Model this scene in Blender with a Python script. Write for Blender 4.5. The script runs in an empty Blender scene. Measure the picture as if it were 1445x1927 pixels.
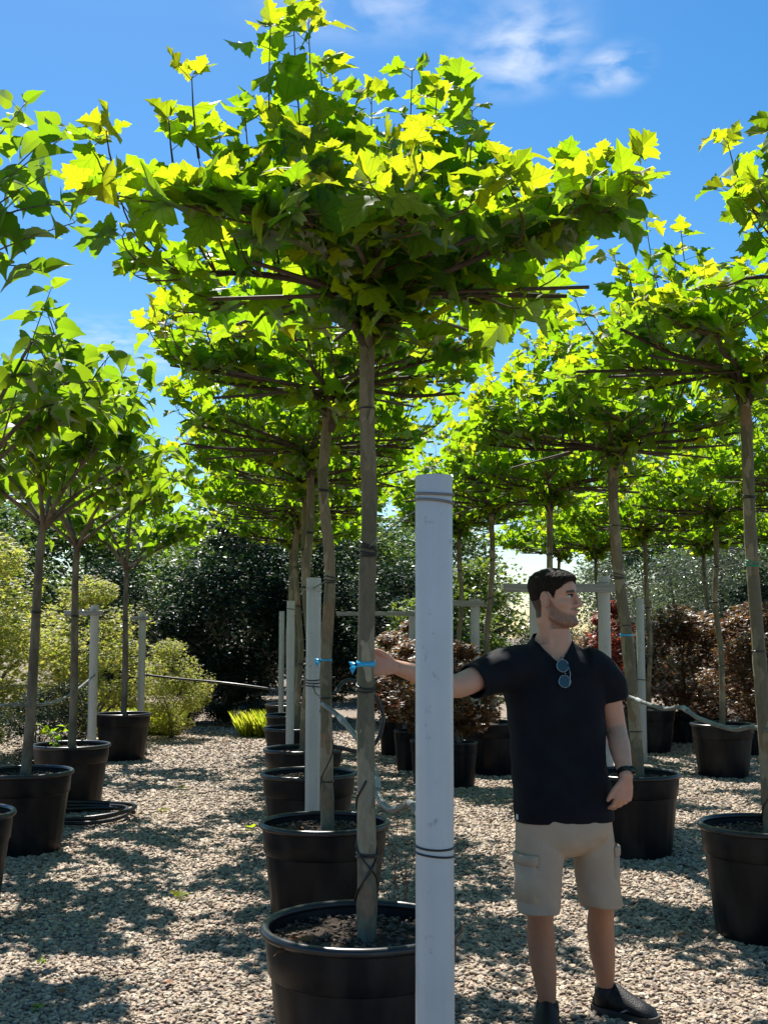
import bpy, bmesh, math, random
import numpy as np
from mathutils import Vector, Matrix, noise
from mathutils.geometry import tessellate_polygon
R = math.radians
scene = bpy.context.scene
COL = scene.collection
rng = np.random.default_rng(7)

# ------------------------------------------------------------------ camera
CAM_H = 1.57
cam_d = bpy.data.cameras.new('camera')
cam = bpy.data.objects.new('camera', cam_d); COL.objects.link(cam)
cam.location = (0, 0, CAM_H)
cam.rotation_euler = (R(90 + 6.014), 0, 0)
cam_d.sensor_fit = 'VERTICAL'; cam_d.sensor_height = 36.0
cam_d.lens = 36.0 * 2150 / 1927
cam_d.clip_start = .05; cam_d.clip_end = 2000
scene.camera = cam

# ------------------------------------------------------------------ light
SUN_EL, SUN_AZ = 57.0, -15.0            # azimuth measured from +Y towards +X
sun_dir = Vector((math.sin(R(SUN_AZ)) * math.cos(R(SUN_EL)), math.cos(R(SUN_AZ)) * math.cos(R(SUN_EL)), math.sin(R(SUN_EL))))
world = bpy.data.worlds.new('World'); scene.world = world; world.use_nodes = True
wn, wl = world.node_tree.nodes, world.node_tree.links
wn.clear()
w_out = wn.new('ShaderNodeOutputWorld'); w_bg = wn.new('ShaderNodeBackground')
sky = wn.new('ShaderNodeTexSky'); sky.sky_type = 'NISHITA'; sky.sun_disc = False
sky.sun_elevation = R(SUN_EL); sky.sun_rotation = R(SUN_AZ)
sky.air_density = 1.0; sky.dust_density = 0.32; sky.ozone_density = 1.3; sky.altitude = 100
w_bg.inputs['Strength'].default_value = 0.071
w_hs = wn.new('ShaderNodeHueSaturation'); w_hs.inputs['Saturation'].default_value = 1.44; w_hs.inputs['Hue'].default_value = .497
wl.new(sky.outputs[0], w_hs.inputs['Color'])
# thin wisps of cloud spread over the whole sky
tc = wn.new('ShaderNodeTexCoord'); sx = wn.new('ShaderNodeSeparateXYZ'); wl.new(tc.outputs['Generated'], sx.inputs[0])
zc = wn.new('ShaderNodeMath'); zc.operation = 'MAXIMUM'; zc.inputs[1].default_value = .06; wl.new(sx.outputs['Z'], zc.inputs[0])
dvx = wn.new('ShaderNodeMath'); dvx.operation = 'DIVIDE'; wl.new(sx.outputs['X'], dvx.inputs[0]); wl.new(zc.outputs[0], dvx.inputs[1])
dvy = wn.new('ShaderNodeMath'); dvy.operation = 'DIVIDE'; wl.new(sx.outputs['Y'], dvy.inputs[0]); wl.new(zc.outputs[0], dvy.inputs[1])
cmb = wn.new('ShaderNodeCombineXYZ'); wl.new(dvx.outputs[0], cmb.inputs[0]); wl.new(dvy.outputs[0], cmb.inputs[1])
cloud_sum = None
for cxp, cyp, rx, ry, amt in [(.235, 1.87, .13, .20, .85), (.405, 1.95, .075, .11, 1.0), (-.02, 1.74, .22, .14, .4), (-1.6, .8, .5, .3, 1.), (1.0, -1.2, .6, .4, 1.), (-.8, -1.9, .6, .4, 1.), (2.2, .5, .5, .4, 1.), (-2.6, 2.4, .7, .5, 1.), (1.9, 3.4, .6, .5, .8), (-.95, 4.0, .35, .5, .5)]:
    mpn = wn.new('ShaderNodeMapping'); mpn.vector_type = 'TEXTURE'; mpn.inputs['Location'].default_value = (cxp, cyp, 0); mpn.inputs['Scale'].default_value = (rx, ry, 1)
    wl.new(cmb.outputs[0], mpn.inputs[0])
    ln_ = wn.new('ShaderNodeVectorMath'); ln_.operation = 'LENGTH'; wl.new(mpn.outputs[0], ln_.inputs[0])
    mrn = wn.new('ShaderNodeMapRange'); mrn.interpolation_type = 'SMOOTHSTEP'; mrn.inputs['From Min'].default_value = 1.25; mrn.inputs['From Max'].default_value = 0; mrn.inputs['To Max'].default_value = amt
    wl.new(ln_.outputs['Value'], mrn.inputs[0])
    if cloud_sum is None: cloud_sum = mrn.outputs[0]
    else:
        mxn = wn.new('ShaderNodeMath'); mxn.operation = 'MAXIMUM'; wl.new(cloud_sum, mxn.inputs[0]); wl.new(mrn.outputs[0], mxn.inputs[1]); cloud_sum = mxn.outputs[0]
n2 = wn.new('ShaderNodeTexNoise'); n2.inputs['Scale'].default_value = 10; n2.inputs['Detail'].default_value = 6; n2.inputs['Distortion'].default_value = .25; n2.inputs['Roughness'].default_value = .5
wl.new(cmb.outputs[0], n2.inputs['Vector'])
cr2 = wn.new('ShaderNodeMapRange'); cr2.inputs['From Min'].default_value = .36; cr2.inputs['From Max'].default_value = .72; wl.new(n2.outputs[0], cr2.inputs[0])
mu = wn.new('ShaderNodeMath'); mu.operation = 'MULTIPLY'; wl.new(cloud_sum, mu.inputs[0]); wl.new(cr2.outputs[0], mu.inputs[1])
mu2 = wn.new('ShaderNodeMath'); mu2.operation = 'MULTIPLY'; mu2.inputs[1].default_value = .95; wl.new(mu.outputs[0], mu2.inputs[0])
w_mix = wn.new('ShaderNodeMix'); w_mix.data_type = 'RGBA'
wl.new(mu2.outputs[0], w_mix.inputs['Factor']); wl.new(w_hs.outputs[0], w_mix.inputs['A']); w_mix.inputs['B'].default_value = (7.0, 7.4, 8.0, 1)
wl.new(w_mix.outputs['Result'], w_bg.inputs['Color']); wl.new(w_bg.outputs[0], w_out.inputs[0])

sun_d = bpy.data.lights.new('sun', 'SUN'); sun_d.energy = 5.0; sun_d.angle = R(.53); sun_d.color = (1.0, .95, .87)
sun = bpy.data.objects.new('sun', sun_d); COL.objects.link(sun)
sun.location = sun_dir * 30; sun.rotation_euler = (-sun_dir).to_track_quat('-Z', 'Y').to_euler()

vs = scene.view_settings
scene.display_settings.display_device = 'sRGB'
vs.view_transform = 'Standard'; vs.look = 'None'; vs.exposure = 1.08; vs.gamma = 1.0; vs.use_curve_mapping = False
cy = scene.cycles
cy.use_denoising = True; cy.max_bounces = 7; cy.diffuse_bounces = 3; cy.glossy_bounces = 2
cy.transmission_bounces = 4; cy.transparent_max_bounces = 6; cy.caustics_reflective = False; cy.caustics_refractive = False
cy.sample_clamp_indirect = 6.0

# ------------------------------------------------------------------ materials
def new_mat(name):
    m = bpy.data.materials.new(name); m.use_nodes = True
    nt = m.node_tree; nt.nodes.clear()
    out = nt.nodes.new('ShaderNodeOutputMaterial')
    return m, nt.nodes, nt.links, out

def surf(name, col, col2=None, rough=.6, scale=20, spec=.5, bump=0., bscale=None, detail=5, contrast=(.35, .65), stretch=(1, 1, 1), metal=0., coat=0.):
    """principled surface with noise-mixed colours and bump, object coordinates"""
    m, N, L, out = new_mat(name)
    p = N.new('ShaderNodeBsdfPrincipled'); L.new(p.outputs[0], out.inputs[0])
    p.inputs['Roughness'].default_value = rough; p.inputs['Specular IOR Level'].default_value = spec
    p.inputs['Metallic'].default_value = metal; p.inputs['Coat Weight'].default_value = coat
    t = N.new('ShaderNodeTexCoord'); mp = N.new('ShaderNodeMapping'); mp.inputs['Scale'].default_value = stretch
    L.new(t.outputs['Object'], mp.inputs[0])
    n = N.new('ShaderNodeTexNoise'); n.inputs['Scale'].default_value = scale; n.inputs['Detail'].default_value = detail
    L.new(mp.outputs[0], n.inputs['Vector'])
    mr = N.new('ShaderNodeMapRange'); mr.inputs['From Min'].default_value = contrast[0]; mr.inputs['From Max'].default_value = contrast[1]
    L.new(n.outputs[0], mr.inputs[0])
    mx = N.new('ShaderNodeMix'); mx.data_type = 'RGBA'
    L.new(mr.outputs[0], mx.inputs['Factor']); mx.inputs['A'].default_value = (*col, 1); mx.inputs['B'].default_value = (*(col2 or col), 1)
    L.new(mx.outputs['Result'], p.inputs['Base Color'])
    if bump:
        nb = N.new('ShaderNodeTexNoise'); nb.inputs['Scale'].default_value = bscale or scale; nb.inputs['Detail'].default_value = 6
        L.new(mp.outputs[0], nb.inputs['Vector'])
        b = N.new('ShaderNodeBump'); b.inputs['Strength'].default_value = 1.0; b.inputs['Distance'].default_value = bump
        L.new(nb.outputs[0], b.inputs['Height']); L.new(b.outputs[0], p.inputs['Normal'])
    return m

def leaf_mat(name, refl, trans, refl2, trans2, tfac=.5, gloss=.35, rough=.4, veins=False):
    m, N, L, out = new_mat(name)
    oi = N.new('ShaderNodeObjectInfo'); at = N.new('ShaderNodeAttribute'); at.attribute_name = 'rnd'
    ad = N.new('ShaderNodeMath'); ad.operation = 'ADD'; L.new(oi.outputs['Random'], ad.inputs[0]); L.new(at.outputs['Fac'], ad.inputs[1])
    fr = N.new('ShaderNodeMath'); fr.operation = 'FRACT'; L.new(ad.outputs[0], fr.inputs[0])
    def mixc(a, b):
        x = N.new('ShaderNodeMix'); x.data_type = 'RGBA'; L.new(fr.outputs[0], x.inputs['Factor'])
        x.inputs['A'].default_value = (*a, 1); x.inputs['B'].default_value = (*b, 1); return x.outputs['Result']
    dc, tcol = mixc(refl, refl2), mixc(trans, trans2)
    if veins:      # midrib and side veins from the blade's own coordinates
        lc = N.new('ShaderNodeAttribute'); lc.attribute_name = 'blade'; sx_ = N.new('ShaderNodeSeparateXYZ'); L.new(lc.outputs['Vector'], sx_.inputs[0])
        def mth(op, a, b=None):
            n_ = N.new('ShaderNodeMath'); n_.operation = op
            for k_, q in enumerate((a, b)):
                if q is None: continue
                if isinstance(q, (int, float)): n_.inputs[k_].default_value = q
                else: L.new(q, n_.inputs[k_])
            return n_.outputs[0]
        ax_ = mth('ABSOLUTE', sx_.outputs['X']); best = ax_
        for deg in (43, 80):
            c_, s__ = math.cos(R(deg)), math.sin(R(deg)); best = mth('MINIMUM', best, mth('ABSOLUTE', mth('SUBTRACT', mth('MULTIPLY', ax_, c_), mth('MULTIPLY', sx_.outputs['Y'], s__))))
        for y0_ in (.30, .50, .70):    # feather veins off the midrib
            best = mth('MINIMUM', best, mth('ADD', mth('ABSOLUTE', mth('SUBTRACT', mth('MULTIPLY', ax_, .75), mth('MULTIPLY', mth('SUBTRACT', sx_.outputs['Y'], y0_), .66))), .006))
        vr = N.new('ShaderNodeMapRange'); vr.inputs['From Min'].default_value = .004; vr.inputs['From Max'].default_value = .022; vr.inputs['To Min'].default_value = .62; vr.inputs['To Max'].default_value = 1.0; L.new(best, vr.inputs[0])
        bn = N.new('ShaderNodeTexNoise'); bn.inputs['Scale'].default_value = 3.2; bn.inputs['Detail'].default_value = 3; L.new(lc.outputs['Vector'], bn.inputs['Vector'])
        bm = N.new('ShaderNodeMapRange'); bm.inputs['To Min'].default_value = .78; bm.inputs['To Max'].default_value = 1.18; L.new(bn.outputs[0], bm.inputs[0])
        def dim(c, f_):
            x = N.new('ShaderNodeMix'); x.data_type = 'RGBA'; x.blend_type = 'MULTIPLY'; x.inputs['Factor'].default_value = 1; L.new(c, x.inputs['A']); L.new(f_, x.inputs['B']); return x.outputs['Result']
        tcol = dim(dim(tcol, vr.outputs[0]), bm.outputs[0]); dc = dim(dc, bm.outputs[0])
    d = N.new('ShaderNodeBsdfDiffuse'); L.new(dc, d.inputs['Color'])
    t = N.new('ShaderNodeBsdfTranslucent'); L.new(tcol, t.inputs['Color'])
    ms = N.new('ShaderNodeMixShader'); ms.inputs[0].default_value = tfac
    L.new(d.outputs[0], ms.inputs[1]); L.new(t.outputs[0], ms.inputs[2])
    g = N.new('ShaderNodeBsdfGlossy'); g.inputs['Roughness'].default_value = rough
    fn = N.new('ShaderNodeFresnel'); fn.inputs['IOR'].default_value = 1.42
    fm = N.new('ShaderNodeMath'); fm.operation = 'MULTIPLY'; fm.inputs[1].default_value = gloss; L.new(fn.outputs[0], fm.inputs[0])
    m2 = N.new('ShaderNodeMixShader'); L.new(fm.outputs[0], m2.inputs[0]); L.new(ms.outputs[0], m2.inputs[1]); L.new(g.outputs[0], m2.inputs[2])
    L.new(m2.outputs[0], out.inputs[0])
    return m

M = {}
M['leaf_old'] = leaf_mat('leaf_old', (.020, .070, .018), (.25, .51, .006), (.030, .092, .020), (.36, .60, .008), .55, .12, veins=True)
M['leaf_mid'] = leaf_mat('leaf_mid', (.036, .10, .018), (.35, .62, .008), (.05, .12, .018), (.47, .68, .010), .58, .12, veins=True)
M['leaf_young'] = leaf_mat('leaf_young', (.07, .12, .02), (.50, .68, .010), (.10, .12, .022), (.62, .67, .015), .6, .12, veins=True)
M['leaf_mulberry'] = leaf_mat('leaf_mulberry', (.025, .08, .016), (.25, .48, .010), (.045, .11, .02), (.42, .60, .015), .52, .2)
M['leaf_yellow'] = leaf_mat('leaf_yellow', (.10, .15, .025), (.40, .52, .03), (.30, .27, .07), (.72, .66, .14), .5, .2)
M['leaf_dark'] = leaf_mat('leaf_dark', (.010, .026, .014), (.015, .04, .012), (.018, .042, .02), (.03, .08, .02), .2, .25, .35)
M['leaf_green'] = leaf_mat('leaf_green', (.04, .11, .02), (.22, .36, .03), (.08, .15, .03), (.42, .50, .05), .45, .6)
M['leaf_olive'] = leaf_mat('leaf_olive', (.045, .065, .04), (.08, .12, .05), (.085, .11, .075), (.13, .17, .08), .3, .35)
M['leaf_purple'] = leaf_mat('leaf_purple', (.055, .022, .017), (.24, .055, .02), (.13, .08, .038), (.46, .27, .05), .45, .5, .35)
M['leaf_red'] = leaf_mat('leaf_red', (.12, .025, .018), (.5, .06, .03), (.20, .05, .03), (.6, .14, .06), .5, .4)
M['leaf_far'] = leaf_mat('leaf_far', (.03, .07, .02), (.12, .24, .03), (.05, .10, .025), (.22, .32, .04), .4, .4)
M['grass'] = leaf_mat('grass', (.12, .20, .02), (.50, .62, .03), (.22, .26, .04), (.66, .66, .06), .5, .2)
M['dead_leaf'] = leaf_mat('dead_leaf', (.22, .10, .045), (.2, .09, .03), (.30, .16, .07), (.3, .15, .05), .3, .2)
M['bark'] = None
M['bark_mul'] = surf('bark_mul', (.10, .083, .066), (.19, .165, .13), .85, 14, .3, .005, 70, 6, (.4, .6), (1, 1, .4))
M['limb'] = surf('limb', (.035, .030, .022), (.075, .062, .045), .8, 20, .3, .003, 60)  # plane limb bark, darkened to carry backlit shade in its colour
M['twig'] = surf('twig', (.07, .058, .03), (.12, .085, .045), .7, 30, .3)
M['petiole'] = surf('petiole', (.16, .20, .05), (.20, .14, .05), .6, 30, .3)
M['cane'] = surf('cane', (.045, .035, .026), (.085, .06, .045), .6, 12, .4, .001, 60)
M['soil'] = surf('soil', (.022, .016, .012), (.06, .042, .030), .95, 60, .2, .01, 90, 8)
M['chip'] = surf('chip', (.05, .035, .025), (.16, .12, .09), .9, 45, .2)
M['pole'] = surf('pole', (.40, .45, .50), (.50, .55, .60), .5, 5, .4, .0006, 120, 8, (.25, .75), (9, 9, .6))
M['pole_old'] = surf('pole_old', (.30, .30, .29), (.46, .46, .44), .7, 6, .3, .001, 90, 8, (.3, .7), (9, 9, .6))
M['plank'] = surf('plank', (.22, .225, .22), (.36, .36, .35), .75, 7, .3, .001, 60, 7, (.3, .7), (.7, 8, 8))
M['pipe'] = surf('pipe', (.10, .11, .11), (.17, .18, .18), .4, 8, .5)
M['coupling'] = surf('coupling', (.28, .30, .30), (.36, .37, .37), .4, 8, .5)
M['rubber'] = surf('rubber', (.008, .009, .010), (.014, .015, .017), .35, 20, .5)
M['ribbon'] = surf('ribbon', (.0, .30, .62), (.02, .42, .75), .35, 8, .6)
M['string_green'] = surf('string_green', (.01, .25, .13), (.02, .3, .18), .5, 20)
M['shirt'] = surf('shirt', (.0035, .005, .009), (.006, .008, .014), .85, 14, .22, .0012, 420, 2)
M['shorts'] = surf('shorts', (.41, .315, .235), (.48, .37, .275), .9, 7, .2, .0008, 300, 3)
M['hair'] = surf('hair', (.008, .0055, .004), (.022, .014, .009), .65, 120, .12, .003, 160, 3, (.35, .65), (1, 1, .3))
M['shoe'] = surf('shoe', (.005, .005, .007), (.012, .012, .014), .55, 20, .35, .002, 160)
M['sole'] = surf('sole', (.018, .018, .018), (.03, .03, .03), .6, 20, .4)
M['lace'] = surf('lace', (.05, .05, .055), (.12, .12, .12), .8, 60)
M['shoe_patch'] = surf('shoe_patch', (.16, .16, .17), (.3, .3, .31), .4, 40)
M['eye_white'] = surf('eye_white', (.6, .57, .53), None, .25)
M['iris'] = surf('iris', (.02, .012, .008), None, .2)
M['wire_frame'] = surf('wire_frame', (.25, .30, .34), None, .25, metal=.9)
M['lens'] = surf('lens', (.006, .016, .018), None, .08, spec=.7)
M['tag'] = surf('tag', (.7, .72, .74), None, .5)
M['stem_dry'] = surf('stem_dry', (.12, .05, .025), (.20, .10, .05), .8, 30)

def plane_bark():
    m, N, L, out = new_mat('plane_bark')
    p = N.new('ShaderNodeBsdfPrincipled'); L.new(p.outputs[0], out.inputs[0]); p.inputs['Roughness'].default_value = .8; p.inputs['Specular IOR Level'].default_value = .3
    t = N.new('ShaderNodeTexCoord'); mp = N.new('ShaderNodeMapping'); mp.inputs['Scale'].default_value = (1, 1, .38); L.new(t.outputs['Object'], mp.inputs[0])
    oi = N.new('ShaderNodeObjectInfo'); w = N.new('ShaderNodeTexNoise'); w.inputs['Scale'].default_value = 16; w.inputs['Detail'].default_value = 4; L.new(mp.outputs[0], w.inputs['Vector'])
    ad = N.new('ShaderNodeVectorMath'); ad.operation = 'MULTIPLY_ADD'; ad.inputs[1].default_value = (.09, .09, .09); L.new(w.outputs['Color'], ad.inputs[0]); L.new(mp.outputs[0], ad.inputs[2])
    v = N.new('ShaderNodeTexVoronoi'); v.inputs['Scale'].default_value = 17; L.new(ad.outputs[0], v.inputs['Vector'])
    sp = N.new('ShaderNodeSeparateColor'); L.new(v.outputs['Color'], sp.inputs[0])
    r = N.new('ShaderNodeValToRGB'); r.color_ramp.interpolation = 'CONSTANT'; L.new(sp.outputs[0], r.inputs[0]); e = r.color_ramp.elements
    cols = [(0, (.145, .128, .086)), (.30, (.19, .165, .112)), (.55, (.12, .115, .072)), (.72, (.26, .225, .155)), (.88, (.21, .145, .09)), (.95, (.32, .28, .19))]
    while len(e) < len(cols): e.new(.5)
    for k, (a, c) in enumerate(cols): e[k].position = a; e[k].color = (*c, 1)
    n = N.new('ShaderNodeTexNoise'); n.inputs['Scale'].default_value = 70; n.inputs['Detail'].default_value = 6; L.new(mp.outputs[0], n.inputs['Vector'])
    mr = N.new('ShaderNodeMapRange'); mr.inputs['To Min'].default_value = .6; mr.inputs['To Max'].default_value = 1.35; L.new(n.outputs[0], mr.inputs[0])
    mx = N.new('ShaderNodeMix'); mx.data_type = 'RGBA'; mx.blend_type = 'MULTIPLY'; mx.inputs['Factor'].default_value = 1; L.new(r.outputs[0], mx.inputs['A']); L.new(mr.outputs[0], mx.inputs['B']); L.new(mx.outputs['Result'], p.inputs['Base Color'])
    b = N.new('ShaderNodeBump'); b.inputs['Distance'].default_value = .003; hs = N.new('ShaderNodeMath'); hs.operation = 'ADD'; L.new(sp.outputs[1], hs.inputs[0]); L.new(n.outputs[0], hs.inputs[1]); L.new(hs.outputs[0], b.inputs['Height']); L.new(b.outputs[0], p.inputs['Normal'])
    return m
M['bark'] = plane_bark()
def post_mat(name, a, b_, spot):
    m, N, L, out = new_mat(name)
    p = N.new('ShaderNodeBsdfPrincipled'); L.new(p.outputs[0], out.inputs[0]); p.inputs['Roughness'].default_value = .38; p.inputs['Specular IOR Level'].default_value = .55
    t = N.new('ShaderNodeTexCoord'); mp = N.new('ShaderNodeMapping'); mp.inputs['Scale'].default_value = (9, 9, .5); L.new(t.outputs['Object'], mp.inputs[0])
    n = N.new('ShaderNodeTexNoise'); n.inputs['Scale'].default_value = 5; n.inputs['Detail'].default_value = 9; L.new(mp.outputs[0], n.inputs['Vector'])
    mx = N.new('ShaderNodeMix'); mx.data_type = 'RGBA'; L.new(n.outputs[0], mx.inputs['Factor']); mx.inputs['A'].default_value = (*a, 1); mx.inputs['B'].default_value = (*b_, 1)
    n2_ = N.new('ShaderNodeTexNoise'); n2_.inputs['Scale'].default_value = 26; n2_.inputs['Detail'].default_value = 5; n2_.inputs['Roughness'].default_value = .65; L.new(t.outputs['Object'], n2_.inputs['Vector'])
    sr = N.new('ShaderNodeMapRange'); sr.inputs['From Min'].default_value = .62; sr.inputs['From Max'].default_value = .72; L.new(n2_.outputs[0], sr.inputs[0])
    n3 = N.new('ShaderNodeTexNoise'); n3.inputs['Scale'].default_value = 4; n3.inputs['Detail'].default_value = 4; L.new(t.outputs['Object'], n3.inputs['Vector'])
    s3 = N.new('ShaderNodeMapRange'); s3.inputs['From Min'].default_value = .4; s3.inputs['From Max'].default_value = .7; s3.inputs['To Max'].default_value = .35; L.new(n3.outputs[0], s3.inputs[0])
    sz_ = N.new('ShaderNodeSeparateXYZ'); L.new(t.outputs['Object'], sz_.inputs[0])
    br = N.new('ShaderNodeMapRange'); br.inputs['From Min'].default_value = .45; br.inputs['From Max'].default_value = 0; br.inputs['To Max'].default_value = .5; L.new(sz_.outputs['Z'], br.inputs[0])
    bn = N.new('ShaderNodeMath'); bn.operation = 'MULTIPLY'; L.new(br.outputs[0], bn.inputs[0]); L.new(n3.outputs[0], bn.inputs[1])      # soil splashed up from the gravel
    cur = mx.outputs['Result']
    for fac, col in ((s3.outputs[0], [x * .8 for x in a]), (sr.outputs[0], spot), (bn.outputs[0], (.12, .095, .07))):
        q = N.new('ShaderNodeMix'); q.data_type = 'RGBA'; L.new(fac, q.inputs['Factor']); L.new(cur, q.inputs['A']); q.inputs['B'].default_value = (*col, 1); cur = q.outputs['Result']
    L.new(cur, p.inputs['Base Color'])
    b = N.new('ShaderNodeBump'); b.inputs['Distance'].default_value = .0004; L.new(n.outputs[0], b.inputs['Height']); L.new(b.outputs[0], p.inputs['Normal'])
    return m
M['pole'] = post_mat('pole_pale', (.46, .505, .525), (.56, .605, .625), (.28, .30, .31))
M['pole_old'] = post_mat('pole_old', (.33, .34, .33), (.52, .52, .50), (.18, .18, .17))

# pot plastic: near-black, dusty lower down in blotches
def pot_material():
    m, N, L, out = new_mat('pot_plastic')
    p = N.new('ShaderNodeBsdfPrincipled'); L.new(p.outputs[0], out.inputs[0])
    p.inputs['Specular IOR Level'].default_value = .16
    t = N.new('ShaderNodeTexCoord'); n = N.new('ShaderNodeTexNoise'); n.inputs['Scale'].default_value = 5; n.inputs['Detail'].default_value = 8
    oi = N.new('ShaderNodeObjectInfo'); mp = N.new('ShaderNodeMapping'); L.new(t.outputs['Object'], mp.inputs[0])
    cb = N.new('ShaderNodeCombineXYZ'); sc = N.new('ShaderNodeMath'); sc.operation = 'MULTIPLY'; sc.inputs[1].default_value = 40
    L.new(oi.outputs['Random'], sc.inputs[0]); L.new(sc.outputs[0], cb.inputs[0]); L.new(cb.outputs[0], mp.inputs['Location'])
    mp.inputs['Scale'].default_value = (1, 1, .45)
    L.new(mp.outputs[0], n.inputs['Vector'])
    mr = N.new('ShaderNodeMapRange'); mr.inputs['From Min'].default_value = .48; mr.inputs['From Max'].default_value = .80; L.new(n.outputs[0], mr.inputs[0])
    mx = N.new('ShaderNodeMix'); mx.data_type = 'RGBA'; L.new(mr.outputs[0], mx.inputs['Factor'])
    mx.inputs['A'].default_value = (.004, .006, .009, 1); mx.inputs['B'].default_value = (.040, .037, .034, 1)
    L.new(mx.outputs['Result'], p.inputs['Base Color'])
    m2 = N.new('ShaderNodeMapRange'); m2.inputs['To Min'].default_value = .36; m2.inputs['To Max'].default_value = .62; L.new(mr.outputs[0], m2.inputs[0]); L.new(m2.outputs[0], p.inputs['Roughness'])
    return m
M['pot'] = pot_material()
M['pot_rim'] = surf('pot_rim', (.006, .008, .011), (.014, .015, .018), .32, 9, .5)

STONE_RAMP = [(0, (.07, .06, .055)), (.10, (.20, .15, .12)), (.22, (.27, .20, .138)), (.42, (.36, .28, .192)), (.58, (.43, .335, .235)), (.72, (.39, .255, .18)), (.84, (.30, .255, .20)), (1, (.56, .475, .36))]
def stone_mat():
    m, N, L, out = new_mat('stone')
    p = N.new('ShaderNodeBsdfPrincipled'); L.new(p.outputs[0], out.inputs[0]); p.inputs['Roughness'].default_value = .7
    oi = N.new('ShaderNodeObjectInfo'); r = N.new('ShaderNodeValToRGB'); L.new(oi.outputs['Random'], r.inputs[0])
    e = r.color_ramp.elements
    while len(e) < len(STONE_RAMP): e.new(.5)
    for k, (a, c) in enumerate(STONE_RAMP): e[k].position = a; e[k].color = (*c, 1)
    t = N.new('ShaderNodeTexCoord'); n = N.new('ShaderNodeTexNoise'); n.inputs['Scale'].default_value = 2.5; n.inputs['Detail'].default_value = 4
    L.new(t.outputs['Object'], n.inputs['Vector'])
    mr = N.new('ShaderNodeMapRange'); mr.inputs['To Min'].default_value = .75; mr.inputs['To Max'].default_value = 1.15; L.new(n.outputs[0], mr.inputs[0])
    mx = N.new('ShaderNodeMix'); mx.data_type = 'RGBA'; mx.blend_type = 'MULTIPLY'; mx.inputs['Factor'].default_value = 1
    L.new(r.outputs[0], mx.inputs['A']); L.new(mr.outputs[0], mx.inputs['B']); L.new(mx.outputs['Result'], p.inputs['Base Color'])
    return m
M['stone'] = stone_mat()
def ground_mat():
    m, N, L, out = new_mat('gravel_base')
    p = N.new('ShaderNodeBsdfPrincipled'); L.new(p.outputs[0], out.inputs[0]); p.inputs['Roughness'].default_value = .85
    t = N.new('ShaderNodeTexCoord')
    v = N.new('ShaderNodeTexVoronoi'); v.inputs['Scale'].default_value = 38; L.new(t.outputs['Object'], v.inputs['Vector'])
    sp = N.new('ShaderNodeSeparateColor'); L.new(v.outputs['Color'], sp.inputs[0])
    r = N.new('ShaderNodeValToRGB'); L.new(sp.outputs[0], r.inputs[0])
    e = r.color_ramp.elements
    while len(e) < len(STONE_RAMP): e.new(.5)
    for k, (a, c) in enumerate(STONE_RAMP): e[k].position = a; e[k].color = (*[x * .6 for x in c], 1)
    L.new(r.outputs[0], p.inputs['Base Color'])
    b = N.new('ShaderNodeBump'); b.inputs['Distance'].default_value = .02; b.invert = True
    L.new(v.outputs['Distance'], b.inputs['Height']); L.new(b.outputs[0], p.inputs['Normal'])
    return m
M['ground'] = ground_mat()

def skin_mat():
    m, N, L, out = new_mat('skin')
    p = N.new('ShaderNodeBsdfPrincipled'); L.new(p.outputs[0], out.inputs[0]); p.inputs['Roughness'].default_value = .5
    p.inputs['Subsurface Weight'].default_value = .12; p.inputs['Subsurface Radius'].default_value = (.012, .005, .003)
    p.inputs['Specular IOR Level'].default_value = .35
    a = N.new('ShaderNodeAttribute'); a.attribute_name = 'tint'
    t = N.new('ShaderNodeTexCoord'); n = N.new('ShaderNodeTexNoise'); n.inputs['Scale'].default_value = 35; n.inputs['Detail'].default_value = 5
    L.new(t.outputs['Object'], n.inputs['Vector'])
    mr = N.new('ShaderNodeMapRange'); mr.inputs['To Min'].default_value = .86; mr.inputs['To Max'].default_value = 1.12; L.new(n.outputs[0], mr.inputs[0])
    mx = N.new('ShaderNodeMix'); mx.data_type = 'RGBA'; mx.blend_type = 'MULTIPLY'; mx.inputs['Factor'].default_value = 1
    L.new(a.outputs['Color'], mx.inputs['A']); L.new(mr.outputs[0], mx.inputs['B']); L.new(mx.outputs['Result'], p.inputs['Base Color'])
    return m
M['skin'] = skin_mat()

# ------------------------------------------------------------------ mesh helpers
def link(o, parent=None):
    COL.objects.link(o)
    if parent: o.parent = parent
    return o

def tag(o, label=None, cat=None, group=None, kind=None):
    if label: o['label'] = label
    if cat: o['category'] = cat
    if group: o['group'] = group
    if kind: o['kind'] = kind
    return o

def empty(name, loc=(0, 0, 0), rz=0):
    o = bpy.data.objects.new(name, None); o.empty_display_size = .1
    o.location = loc; o.rotation_euler = (0, 0, rz); COL.objects.link(o); return o

def tri_mesh(name, V, F, mats=(), fm=None, rnd=None, smooth=True, blade=None):
    V = np.asarray(V, np.float32); F = np.asarray(F, np.int32)
    k = F.shape[1]
    me = bpy.data.meshes.new(name)
    me.vertices.add(len(V)); me.vertices.foreach_set('co', V.ravel())
    me.loops.add(F.size); me.loops.foreach_set('vertex_index', F.ravel())
    me.polygons.add(len(F)); me.polygons.foreach_set('loop_start', np.arange(0, F.size, k, dtype=np.int32))
    if smooth: me.polygons.foreach_set('use_smooth', np.ones(len(F), bool))
    for m in mats: me.materials.append(m)
    if fm is not None: me.polygons.foreach_set('material_index', np.asarray(fm, np.int32))
    if rnd is not None:
        at = me.attributes.new('rnd', 'FLOAT', 'POINT'); at.data.foreach_set('value', np.asarray(rnd, np.float32))
    if blade is not None:
        at = me.attributes.new('blade', 'FLOAT_VECTOR', 'POINT'); at.data.foreach_set('vector', np.asarray(blade, np.float32).ravel())
    me.update(calc_edges=True); me.validate()
    return me

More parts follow.
